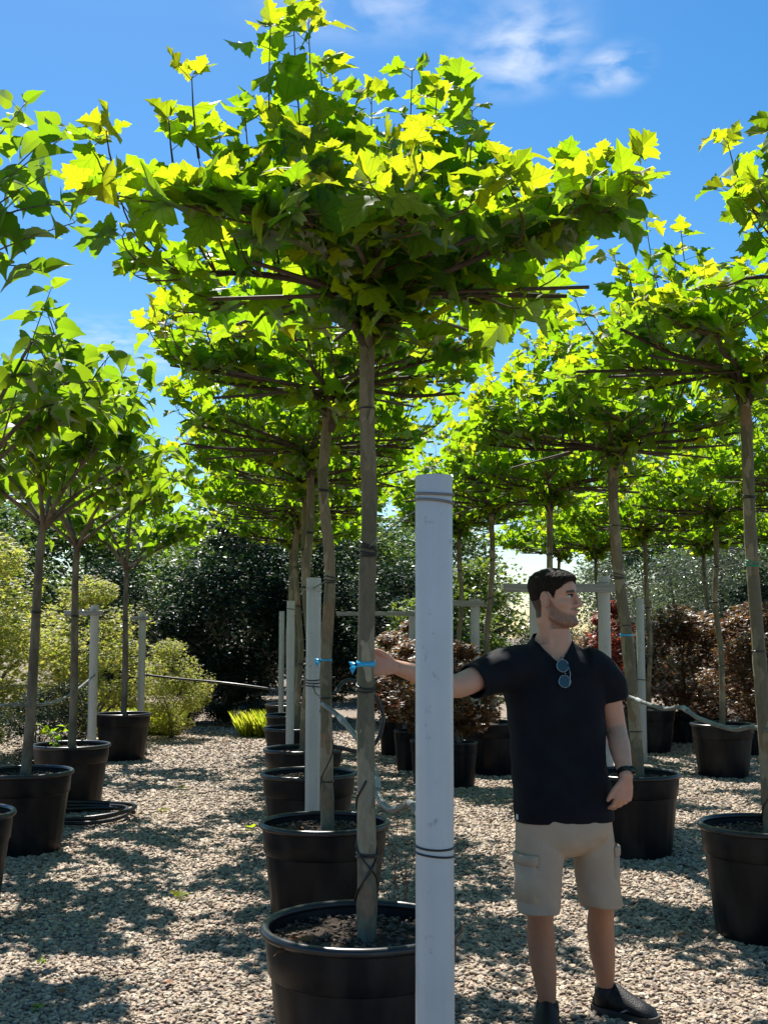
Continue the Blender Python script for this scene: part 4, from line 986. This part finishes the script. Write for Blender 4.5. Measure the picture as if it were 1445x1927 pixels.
# ------------------------------------------------------------------ the person
def voxel_mesh(mb, voxel, smooth=3, factor=.5):
    """fuse overlapping closed shapes into one continuous surface"""
    o = bpy.data.objects.new('fuse', mb.mesh('fuse', None)); COL.objects.link(o)
    m = o.modifiers.new('r', 'REMESH'); m.mode = 'VOXEL'; m.voxel_size = voxel
    if smooth: s_ = o.modifiers.new('s', 'SMOOTH'); s_.iterations = smooth; s_.factor = factor
    dg = bpy.context.evaluated_depsgraph_get(); dg.update()
    me = bpy.data.meshes.new_from_object(o.evaluated_get(dg))
    old = o.data; bpy.data.objects.remove(o); bpy.data.meshes.remove(old)
    return me
def mesh_arrays(me):
    V = np.zeros(len(me.vertices) * 3); me.vertices.foreach_get('co', V)
    Nn = np.zeros(len(me.vertices) * 3); me.vertices.foreach_get('normal', Nn)
    return V.reshape(-1, 3), Nn.reshape(-1, 3)
def cut(me, keepf, disp=None):
    """drop the faces whose verts fail keepf(V) and optionally move verts"""
    V, Nn = mesh_arrays(me)
    k = keepf(V, Nn)
    if disp is not None: V = disp(V, Nn)
    F = [tuple(p.vertices) for p in me.polygons]; F = [f for f in F if all(k[i] for i in f)]
    used = sorted({i for f in F for i in f}); mp = {a: b for b, a in enumerate(used)}
    cnt = {}
    for f in F:
        for a, b in zip(f, f[1:] + f[:1]): cnt[(min(a, b), max(a, b))] = cnt.get((min(a, b), max(a, b)), 0) + 1
    nb = {}
    for (a, b), c in cnt.items():
        if c == 1: nb.setdefault(a, []).append(b); nb.setdefault(b, []).append(a)
    V = V.copy()
    for _ in range(14):
        new = {a: (V[a] + sum(V[b] for b in bs) / len(bs)) / 2 for a, bs in nb.items()}
        for a, p in new.items(): V[a] = p
    o = bpy.data.meshes.new('cut'); o.from_pydata([tuple(V[i]) for i in used], [], [tuple(mp[i] for i in f) for f in F]); o.shade_smooth(); return o
def oval(c, U, W, a, b, ex=2.0, n=32):
    out = []
    for j in range(n):
        t = 2 * math.pi * j / n; ct, st = math.cos(t), math.sin(t)
        out.append(Vector(c) + Vector(U) * (a * math.copysign(abs(ct) ** (2 / ex), ct)) + Vector(W) * (b * math.copysign(abs(st) ** (2 / ex), st)))
    return out

def person():
    O = Vector((.735, 4.73, 0)); e = empty('person', tuple(O)); tag(e, 'person in black v-neck t-shirt and beige cargo shorts, one hand on the tree trunk', 'person')
    yaw = R(9); U = Vector((math.cos(yaw), math.sin(yaw), 0)); Fw = Vector((math.sin(yaw), -math.cos(yaw), 0))
    W3 = lambda x, y, z: Vector((x, y, z)) - O
    # torso centre line
    cx = lambda z: .725 - .028 * min(1, max(0, (z - .85) / .5)); cyv = lambda z: 4.735 + .0 * z
    tc = lambda z, f=0: W3(cx(z), cyv(z), z) + Fw * f
    body, shirt, shorts = MB(), MB(), MB()
    prof = [(.80, .196, .128, 0), (.86, .197, .130, .004), (.95, .194, .128, .006), (1.05, .193, .124, .004), (1.15, .197, .122, .002), (1.25, .204, .122, 0), (1.33, .210, .120, -.004), (1.39, .212, .115, -.006), (1.435, .205, .104, -.012), (1.47, .178, .090, -.018), (1.497, .135, .078, -.024), (1.522, .098, .074, -.026), (1.540, .080, .070, -.028), (1.562, .072, .066, -.028)]
    shirt.ring_loft([oval(tc(z, f), U, Fw, a, b, 2.5) for z, a, b, f in prof])
    body.ring_loft([oval(tc(z, f), U, Fw, a - .016, b - .012, 2.4) for z, a, b, f in prof[:-2]])
    # joints
    shR, elR, wrR = W3(.505, 4.665, 1.440), W3(.275, 4.47, 1.362), W3(.045, 4.325, 1.440)
    shL, elL, wrL = W3(.897, 4.755, 1.428), W3(.955, 4.80, 1.185), W3(.962, 4.63, 1.0)
    def arm(sh, el, wr):
        pts = spline([sh, sh.lerp(el, .5), el, el.lerp(wr, .35), el.lerp(wr, .7), wr], 4); n = len(pts)
        tab = [(0, .055), (.2, .053), (.4, .046), (.5, .044), (.62, .045), (.8, .036), (1, .027)]
        rad = [float(np.interp(i / (n - 1), [t[0] for t in tab], [t[1] for t in tab])) for i in range(n)]
        body.tube(pts, rad, 18)
    arm(shR, elR, wrR); arm(shL, elL, wrL)
    # sleeves
    def sleeve(a, b, c, r0, r1, r2):
        pts = bez(a, b, c, 9); shirt.tube(pts, [float(np.interp(i / 8, [0, .5, 1], [r0, r1, r2])) for i in range(9)], 24)
    slR_end = W3(.337, 4.522, 1.375); sleeve(W3(.60, 4.71, 1.435), W3(.47, 4.63, 1.43), slR_end, .086, .086, .068)
    slL_end = W3(.944, 4.79, 1.285); sleeve(W3(.82, 4.745, 1.435), W3(.915, 4.765, 1.42), slL_end, .080, .077, .070)
    # hands
    def hand(wr, d, nrm, side, curl, spread=1.0, thumb=(.55, .65), tcurl=.4):
        d, nrm = Vector(d).normalized(), Vector(nrm); nrm = (nrm - d * nrm.dot(d)).normalized(); s_ = d.cross(nrm); s_ = s_ if s_.dot(Vector(side)) > 0 else -s_
        st = [(-.012, .026, .022), (.01, .027, .020), (.04, .038, .017), (.075, .043, .015), (.098, .040, .012)]
        body.ring_loft([oval(wr + d * t, s_, nrm, a, b, 2.6, 18) for t, a, b in st])
        for k, (o_, L_) in enumerate(zip((.0315, .0105, -.0105, -.031), (.072, .080, .075, .060))):
            p = wr + d * (.085 - .004 * abs(k - 1)) + s_ * o_; q = d.copy(); pts = [p]; c = curl[k] if hasattr(curl, '__len__') else curl
            for f, L2 in ((.45, 1.0), (.33, 1.1), (.25, .9)):
                ax = q.cross(nrm); 
                if ax.length > 1e-4:
                    q = (Matrix.Rotation(c * L2, 3, ax.normalized()) @ q)
                p = p + (q + s_ * o_ * spread * .9).normalized() * (L_ * f + .006); pts.append(p)
            body.tube(spline(pts, 3), [.0092, .0092, .0090, .0088, .0086, .0084, .0080, .0074, .0066, .004][:len(spline(pts, 3))], 10)
        p = wr + d * .028 + s_ * .024; q = (d * thumb[0] + s_ * thumb[1] + nrm * .25).normalized(); pts = [p - q * .01, p + q * .035]
        q2 = (q + d * tcurl + nrm * .15).normalized(); pts += [pts[-1] + q2 * .032, pts[-1] + q2 * .056]
        sp = spline(pts, 3); body.tube(sp, [float(np.interp(i / (len(sp) - 1), [0, .3, .8, 1], [.014, .0125, .010, .005])) for i in range(len(sp))], 10)
    hand(wrR, (-.86, -.44, .14), (.5, -.86, 0), (0, 0, 1), .33, .3, (.85, .40), .7)
    hand(wrL, (-.14, .06, -1), (-.45, .89, .1), (-.9, -.45, 0), (.42, .48, .52, .58), .4, (.85, .50), .5)
    # legs
    def leg(h, k, a, kf):
        calf = k.lerp(a, .35) - Fw * .018
        pts = spline([h, h.lerp(k, .5), k + Fw * kf, calf, a.lerp(k, .18), a, a - Vector((0, 0, .05))], 5); n = len(pts)
        tab = [(0, .088), (.17, .080), (.33, .056), (.40, .052), (.50, .0565), (.58, .053), (.68, .040), (.83, .034), (1, .036)]
        body.tube(pts, [float(np.interp(i / (n - 1), [t[0] for t in tab], [t[1] for t in tab])) for i in range(n)], 20)
    hR, kR, aR = W3(.632, 4.72, .86), W3(.618, 4.685, .49), W3(.648, 4.72, .10)
    hL, kL, aL = W3(.818, 4.76, .86), W3(.880, 4.80, .49), W3(.918, 4.92, .10)
    leg(hR, kR, aR, .012); leg(hL, kL, aL, .012)
    # head
    hy = R(60); Fh = Vector((math.sin(hy), -math.cos(hy), .02)).normalized(); Uh = Vector((math.cos(hy), math.sin(hy), 0)); Zh = Fh.cross(Uh) * -1
    if Zh.z < 0: Zh = -Zh
    HC = W3(.703, 4.735, 1.588)
    hp = lambda f, u, z: HC + Fh * f + Uh * u + Zh * z
    lev = [(.000, .080, .045, .020), (.006, .090, .025, .034), (.016, .096, .0, .045), (.030, .097, -.03, .053), (.045, .092, -.055, .058), (.062, .093, -.070, .0615), (.080, .093, -.080, .065), (.098, .091, -.088, .068), (.115, .088, -.094, .0715), (.128, .086, -.097, .073), (.142, .094, -.099, .074), (.158, .0955, -.100, .0755), (.178, .091, -.098, .074), (.197, .079, -.090, .068), (.214, .056, -.072, .054), (.226, .025, -.045, .034), (.231, .004, -.022, .014)]
    body.ring_loft([oval(hp((a + b) / 2, 0, z), Fh, Uh, (a - b) / 2, w, 2.25 if z < .19 else 2.0) for z, a, b, w in lev])
    # jaw, cheekbones, brow, nose, lips, ears
    for sg in (-1, 1):
        body.tube([hp(.072, sg * .020, .016), hp(.045, sg * .046, .026), hp(.008, sg * .060, .045), hp(-.006, sg * .062, .075)], [.016, .014, .013, .012], 10)
        body.ellipsoid(hp(.055, sg * .042, .098), (.032, .022, .022), None)
        body.tube([hp(.094, sg * .010, .143), hp(.086, sg * .032, .148), hp(.070, sg * .052, .142)], [.008, .0085, .006], 8)
        rot = Matrix((Fh, Uh, Zh)).transposed() @ Matrix.Rotation(sg * .35, 3, 'Z') @ Matrix.Rotation(-.2, 3, 'Y')
        body.ellipsoid(hp(-.004, sg * .075, .112), (.0175, .0075, .031), rot)
        body.torus(hp(-.007, sg * .081, .115), .0175, .0048, rot @ Matrix.Rotation(math.pi / 2, 3, 'X') @ Matrix.Scale(1.55, 3, (0, 1, 0)), 16, 6)
        body.ellipsoid(hp(.099, sg * .0125, .088), (.011, .0085, .008))
    body.tube([hp(.091, 0, .142), hp(.099, 0, .125), hp(.108, 0, .108), hp(.117, 0, .094), hp(.106, 0, .084)], [.008, .009, .0105, .0115, .008], 10)
    body.tube([hp(.083, -.022, .064), hp(.097, 0, .067), hp(.083, .022, .064)], [.005, .007, .005], 8)
    body.tube([hp(.083, -.020, .055), hp(.096, 0, .0545), hp(.083, .020, .055)], [.005, .0072, .005], 8)
    body.ellipsoid(hp(.090, 0, .020), (.015, .019, .014))
    # neck with trapezius slope
    body.tube([hp(-.018, 0, .085), hp(-.018, 0, .03), W3(.712, 4.748, 1.545), W3(.712, 4.752, 1.47)], [.060, .058, .061, .072], 20)
    for sg in (-1, 1):
        body.tube([W3(.712, 4.76, 1.60) + U * sg * .025, tc(1.50) + U * sg * .07 - Fw * .03, tc(1.445) + U * sg * .15 - Fw * .02], [.030, .026, .018], 10)
        body.tube([hp(-.012, sg * .042, .075), tc(1.50) + U * sg * .020 + Fw * .036], [.012, .010], 8)      # neck muscle
        body.tube([tc(1.472) + U * sg * .02 + Fw * .054, tc(1.465) + U * sg * .12 + Fw * .03], [.009, .008], 8)  # collar bone
    bm_ = voxel_mesh(body, .0042, 3); bm_.name = 'body'; bm_.shade_smooth(); bm_.materials.append(M['skin'])
    V, Nn = mesh_arrays(bm_); n = len(V)
    # tint: skin, beard, brows, lips, stubble hairline
    hl = V - np.array(tuple(HC)); f = hl @ np.array(tuple(Fh)); u = hl @ np.array(tuple(Uh)); z = hl @ np.array(tuple(Zh))
    colr = np.tile(np.array([.56, .315, .225]), (n, 1))
    legs = V[:, 2] < .7; colr[legs] = [.42, .205, .125]
    ishead = (V[:, 2] > 1.56)
    def paint(mask, c, w=1.0):
        m = mask * w; colr[:] = colr * (1 - m[:, None]) + np.array(c) * m[:, None]
    sm = lambda x, a, b: np.clip((x - a) / (b - a), 0, 1)
    nz = np.array([noise.noise(Vector(p) * 170) for p in V]) * .5
    bz = np.interp(f, [-.01, .012, .03, .05, .068, .078], [.13, .118, .088, .072, .060, .056])
    beard = ishead * sm(f, -.004, .010) * (1 - sm(z, bz - .008, bz + .006))
    beard = np.maximum(beard, ishead * (1 - sm(np.abs(z - .0755), .004, .008)) * (f > .074) * (np.abs(u) < .032))
    beard *= (z > -.004) * (1 - (np.abs(z - .0595) < .009) * (f > .082) * (np.abs(u) < .024))
    paint(np.clip(beard * (.60 + .5 * nz), 0, 1), (.085, .050, .036))
    paint(ishead * (np.abs(z - .0595) < .008) * (f > .085) * (np.abs(u) < .022), (.48, .23, .19), .8)
    paint(ishead * (np.abs(z - .1475 + .12 * np.maximum(0, np.abs(u) - .03)) < .0055) * (f > .06) * (np.abs(u) > .010) * (np.abs(u) < .052), (.03, .018, .012), .9)
    paint(ishead * (np.hypot(f + .006, z - .112) < .03) * (np.abs(u) > .07), (.52, .28, .21), .5)
    hz = np.interp(f, [-.2, -.035, -.028, .004, .010, .030, .038, .060, .078, .092], [.030, .045, .112, .142, .118, .122, .150, .163, .184, .196])
    hairmask = lambda f, u, z: (z > hz)
    hm = hairmask(f, u, z) & ishead
    ear = ishead & (np.abs(u) > .070) & (np.hypot(f + .006, (z - .113) * .75) < .027)
    hm &= ~ear
    paint(hm * (.92 + .15 * nz), (.016, .011, .009), 1.0)
    # hands warmer
    for w_ in (wrR, wrL):
        dd = np.linalg.norm(V - np.array(tuple(w_ + (w_ - (elR if w_ is wrR else elL)).normalized() * .08)), axis=1); paint((dd < .10) * (1 - dd / .10), (.58, .28, .205), .8)
    at = bm_.attributes.new('tint', 'FLOAT_COLOR', 'POINT'); at.data.foreach_set('color', np.hstack([colr, np.ones((n, 1))]).ravel().astype(np.float32))
    link(bpy.data.objects.new('body', bm_), e)
    # hair: a cap grown off the scalp, short at the sides and fuller on top
    F = [tuple(p.vertices) for p in bm_.polygons]; grown = hm & (z > .112); F = [q for q in F if all(grown[i] for i in q)]
    used = sorted({i for q in F for i in q}); mp = {a: b for b, a in enumerate(used)}
    thick = .0006 + .015 * sm(z, .135, .20) * (1 + .35 * sm(f, .02, .08)) + .004 * nz
    edge = {}
    for q in F:
        for a, b in zip(q, q[1:] + q[:1]): edge[(min(a, b), max(a, b))] = edge.get((min(a, b), max(a, b)), 0) + 1
    bd = {i for k_, c in edge.items() if c == 1 for i in k_}
    HV = [tuple(V[i] + Nn[i] * (thick[i] * (.15 if i in bd else 1) + .0012) + np.array([0, 0, .003 * nz[i]]) * (z[i] > .17)) for i in used]
    nb = {}
    for (a, b), c in edge.items():
        if c == 1: nb.setdefault(mp[a], []).append(mp[b]); nb.setdefault(mp[b], []).append(mp[a])
    HV = [np.array(p) for p in HV]
    for _ in range(8):
        new = {a: (HV[a] + sum(HV[b] for b in bs) / len(bs)) / 2 for a, bs in nb.items()}
        for a, p in new.items(): HV[a] = p
    HV = [tuple(p) for p in HV]
    hme = bpy.data.meshes.new('hair'); hme.from_pydata(HV, [], [tuple(mp[i] for i in q) for q in F]); hme.shade_smooth(); hme.materials.append(M['hair'])
    link(bpy.data.objects.new('hair', hme), e)
    for sg in (-1, 1):
        ey = MB().ellipsoid(hp(.0795, sg * .031, .127), (.0125, .0125, .0085)).build('eye', M['eye_white'], e, sharp=None)
        MB().ellipsoid(hp(.0895, sg * .0335, .127) , (.005, .005, .0055)).build('iris', M['iris'], ey, sharp=None)
        MB().tube([hp(.0915, sg * .019, .131), hp(.0925, sg * .031, .1345), hp(.080, sg * .046, .131)], [.0025, .003, .002], 6).build('eyelid', M['hair'], ey, sharp=None)
    # shirt ------------------------------------------------------------
    sm_ = voxel_mesh(shirt, .007, 5)
    def folds(V, Nn):
        out = V.copy()
        for i in range(len(V)):
            p = Vector(V[i]); low = max(0, min(1, (1.30 - p.z) / .45))
            a = noise.noise((p.x * 5 + p.z * 1.3, p.y * 5, p.z * 3.0)) * .016 * (.3 + low)
            b = noise.noise((p.x * 3 + 7, p.y * 3, p.z * 13 + p.x * 6)) * .006
            c = noise.noise((p.x * 16 + p.z * 9, p.y * 16, p.z * 10 + 3)) * .004
            out[i] = V[i] + Nn[i] * (a + b + c)
        return out
    axR = (slR_end - W3(.47, 4.63, 1.43)).normalized(); axL = (slL_end - W3(.915, 4.765, 1.42)).normalized()
    npv = lambda v: np.array(tuple(v))
    def keep(V, Nn):
        k = V[:, 2] > .815
        dR = (V - npv(slR_end)) @ npv(axR); k &= ~((dR > -.010) & (np.linalg.norm(V - npv(slR_end), axis=1) < .095))
        dL = (V - npv(slL_end)) @ npv(axL); k &= ~((dL > -.010) & (np.linalg.norm(V - npv(slL_end), axis=1) < .095))
        rel = V - npv(tc(1.5)); uu = rel @ npv(U); ff = rel @ npv(Fw)
        k &= ~(V[:, 2] > 1.548 - .25 * ff)
        vneck = (ff > -.01) & (np.abs(uu + .004) < .083 * np.clip((V[:, 2] - 1.448) / .10, 0, 1) ** .9) & (V[:, 2] > 1.448)
        return k & ~vneck
    st = cut(sm_, keep, folds); st.materials.append(M['shirt']); st.name = 't_shirt'
    so = link(bpy.data.objects.new('t_shirt', st), e)
    md = so.modifiers.new('thick', 'SOLIDIFY'); md.thickness = .0035; md.offset = 0
    # shorts -----------------------------------------------------------
    wz = [(.93, .178, .118), (.88, .186, .124), (.80, .192, .128), (.76, .188, .126), (.725, .150, .112), (.695, .085, .085), (.675, .030, .05)]
    shorts.ring_loft([oval(W3(.727, 4.735, z_), U, Fw, a, b, 2.5) for z_, a, b in wz])
    def sleg(h, k_, top_r, bot_r):
        d = Vector((0, 0, 1)); pts = [h + Vector((0, 0, -.02)), h.lerp(k_, .3), h.lerp(k_, .65), Vector((k_.x, k_.y, .462))]
        sp = spline(pts, 4); n = len(sp)
        shorts.ring_loft([oval(p, U, Fw, float(np.interp(i / (n - 1), [0, .5, 1], [top_r, (top_r + bot_r) / 2 + .002, bot_r])), float(np.interp(i / (n - 1), [0, 1], [top_r * 1.12, bot_r * 1.05])), 2.3, 28) for i, p in enumerate(sp)])
    sleg(hR + Vector((-.004, 0, 0)), kR + Vector((-.006, 0, 0)), .092, .086); sleg(hL + Vector((.004, 0, 0)), kL + Vector((.004, 0, 0)), .092, .081)
    sv = voxel_mesh(shorts, .007, 9)
    def sfold(V, Nn):
        out = V.copy()
        for i in range(len(V)):
            p = Vector(V[i]); out[i] = V[i] + Nn[i] * (noise.noise((p.x * 7, p.y * 7, p.z * 9)) * .009 + noise.noise((p.x * 18 + p.z * 14, p.y * 18, p.z * 8)) * .0035)
        return out
    sk = cut(sv, lambda V, Nn: ~((V[:, 2] < .475) & (Nn[:, 2] < -.5)) & (V[:, 2] > .466), sfold); sk.materials.append(M['shorts']); sk.name = 'shorts'
    sho = link(bpy.data.objects.new('shorts', sk), e); md = sho.modifiers.new('thick', 'SOLIDIFY'); md.thickness = .004; md.offset = 0
    # cargo pockets: bellows pocket and flap on the outer thighs, fly seam
    for c, sg in ((hR.lerp(kR, .62), -1), (hL.lerp(kL, .58), 1)):
        for zc, hh, rr_, nm in ((c.z - .045, .150, .0, 'pocket'), (c.z + .045, .045, .004, 'pocket_flap')):
            rows = []; a0, a1 = (R(-62), R(48)) if sg > 0 else (R(-40), R(70))
            for zz in (zc - hh / 2, zc - hh / 2 + .006, zc + hh / 2 - .006, zc + hh / 2):
                edge_ = zz in (zc - hh / 2, zc + hh / 2); row = []
                for j in range(9):
                    a = a0 + (a1 - a0) * j / 8; k_ = .090 + rr_ + (.001 if (edge_ or j in (0, 8)) else .011)
                    row.append(Vector((c.x, c.y, 0)) + U * (sg * k_ * math.cos(a) * 1.03) + Fw * (k_ * 1.08 * math.sin(a)) * (1 if sg > 0 else 1) + Vector((0, 0, zz)))
                rows.append(row)
            mb = MB(); mb.ring_loft(rows, False, False); po = mb.build(nm, M['shorts'], sho, sharp=None); md = po.modifiers.new('thick', 'SOLIDIFY'); md.thickness = .004
    # shoes --------------------------------------------------------------
    def shoe(heel, dirv, ankle, L_=.285):
        d = Vector(dirv).normalized(); s_ = Vector((-d.y, d.x, 0)); h0 = heel - O
        st_ = [(0, .024, .060), (.04, .034, .088), (.16, .043, .116), (.32, .045, .122), (.44, .046, .112), (.60, .050, .092), (.78, .052, .074), (.90, .047, .062), (.97, .030, .038), (1, .014, .028)]
        def ring(t, w, h, z0=.018):
            out = []
            for j in range(18):
                a = 2 * math.pi * j / 18; y = math.sin(a); x = math.cos(a)
                out.append(h0 + d * (t * L_) + s_ * (w * x * (1 if y < 0 else (1 - .35 * y * y))) + Vector((0, 0, z0 + (h - z0) * (.5 + .5 * max(-1, y * 1.15)))))
            return out
        mb = MB(); mb.ring_loft([ring(*q) for q in st_]); o = mb.build('shoe', M['shoe'], e, sharp=None)
        ms = MB(); out_ = [(t, w + .005) for t, w, h in st_]
        ol = [h0 + d * ((t - .5) * 1.03 + .5) * L_ + s_ * w for t, w in out_] + [h0 + d * ((t - .5) * 1.03 + .5) * L_ - s_ * w for t, w in reversed(out_)]
        ms.ring_loft([[p + Vector((0, 0, z_ - .0)) for p in ol] for z_ in (.0, .004, .026, .032)]); ms.build('sole', M['sole'], o, sharp=40)
        for k in range(5):
            t = .40 + k * .055; hh = float(np.interp(t, [q[0] for q in st_], [q[2] for q in st_])); w = .026
            MB().tube([h0 + d * t * L_ - s_ * w + Vector((0, 0, hh - .010)), h0 + d * (t + .01) * L_ + Vector((0, 0, hh + .001)), h0 + d * t * L_ + s_ * w + Vector((0, 0, hh - .010))], .0032, 6).build('lace', M['lace'], o, sharp=None)
        an = ankle; MB().tube([an + Vector((0, 0, -.06)), an + Vector((0, 0, -.02)), an + Vector((0, 0, .002)), an + Vector((0, 0, .012)), an + Vector((0, 0, .008))], [.046, .047, .045, .043, .036], 22).build('padded_collar', M['shoe'], o, sharp=None)
        for sg in (-1, 1):
            MB().tube([h0 + d * .50 * L_ + s_ * sg * .0455 + Vector((0, 0, .028)), h0 + d * .62 * L_ + s_ * sg * .044 + Vector((0, 0, .048)), h0 + d * .74 * L_ + s_ * sg * .044 + Vector((0, 0, .036))], [.003, .006, .003], 6).build('side_stripe', M['shoe_patch'], o, sharp=None)
    shoe(Vector((.660, 4.785, 0)), (-.20, -1, 0), aR); shoe(Vector((.880, 4.965, 0)), (.76, -.65, 0), aL)
    # watch ----------------------------------------------------------------
    ax = (wrL - elL).normalized(); c = elL.lerp(wrL, .93); rot = ax.to_track_quat('Z', 'Y').to_matrix()
    wt = MB(); wt.lathe([(.0305, -.011), (.0335, -.010), (.0335, .010), (.0305, .011)], 24); wt.v = [tuple(rot @ Vector(v) + c) for v in wt.v]
    wo = wt.build('watch_strap', M['rubber'], e, sharp=40)
    cd = Vector((.75, -.62, -.1)); cd = (cd - ax * cd.dot(ax)).normalized(); rc = cd.to_track_quat('Z', 'Y').to_matrix()
    wc = MB(); wc.lathe([(.0005, -.004), (.019, -.004), (.0195, .006), (.017, .009), (.0005, .009)], 20); wc.v = [tuple(rc @ Vector(v) + c + cd * .033) for v in wc.v]; wc.build('watch_case', M['lens'], wo, sharp=40)
    # hem tag
    MB().box(W3(.727, 4.735, .835) - U * .199 + Fw * .02, (.004, .022, .020), Matrix.Rotation(yaw, 3, 'Z')).build('hem_tag', M['tag'], so, False)
    # sunglasses hooked in the neckline ---------------------------------------
    gl = empty('sunglasses', tuple(O + tc(1.455) + Fw * .115)); tag(gl, 'round wire sunglasses hanging from the neckline of the black t-shirt', 'sunglasses')
    Rm = Matrix.Rotation(yaw, 3, 'Z') @ Matrix.Rotation(R(90 - 8), 3, 'X')
    for k, (dx, dz) in enumerate(((.0, -.018), (.007, -.080))):
        MB().torus((dx, -.004, dz), .0245, .0018, Rm, 28, 6).build('rim', M['wire_frame'], gl, sharp=None)
        ln = MB(); ln.lathe([(.0005, -.0006), (.0238, -.0006), (.0238, .0006), (.0005, .0006)], 26); ln.v = [tuple(Rm @ Vector(v) + Vector((dx, -.004, dz))) for v in ln.v]; ln.build('lens', M['lens'], gl, sharp=40)
    MB().tube([(.004, -.006, -.042), (.010, -.008, -.049), (.008, -.006, -.056)], .0018, 6).build('bridge', M['wire_frame'], gl, sharp=None)
    MB().tube([(.022, -.004, -.010), (.030, -.004, -.05), (.026, -.003, -.095), (.008, -.003, -.106)], .0015, 6).build('temple', M['wire_frame'], gl, sharp=None)
    MB().tube([(.0, -.004, .006), (-.002, .006, .018), (-.004, .022, .016), (-.004, .028, -.02)], .0015, 6).build('temple', M['wire_frame'], gl, sharp=None)
    return e
person()
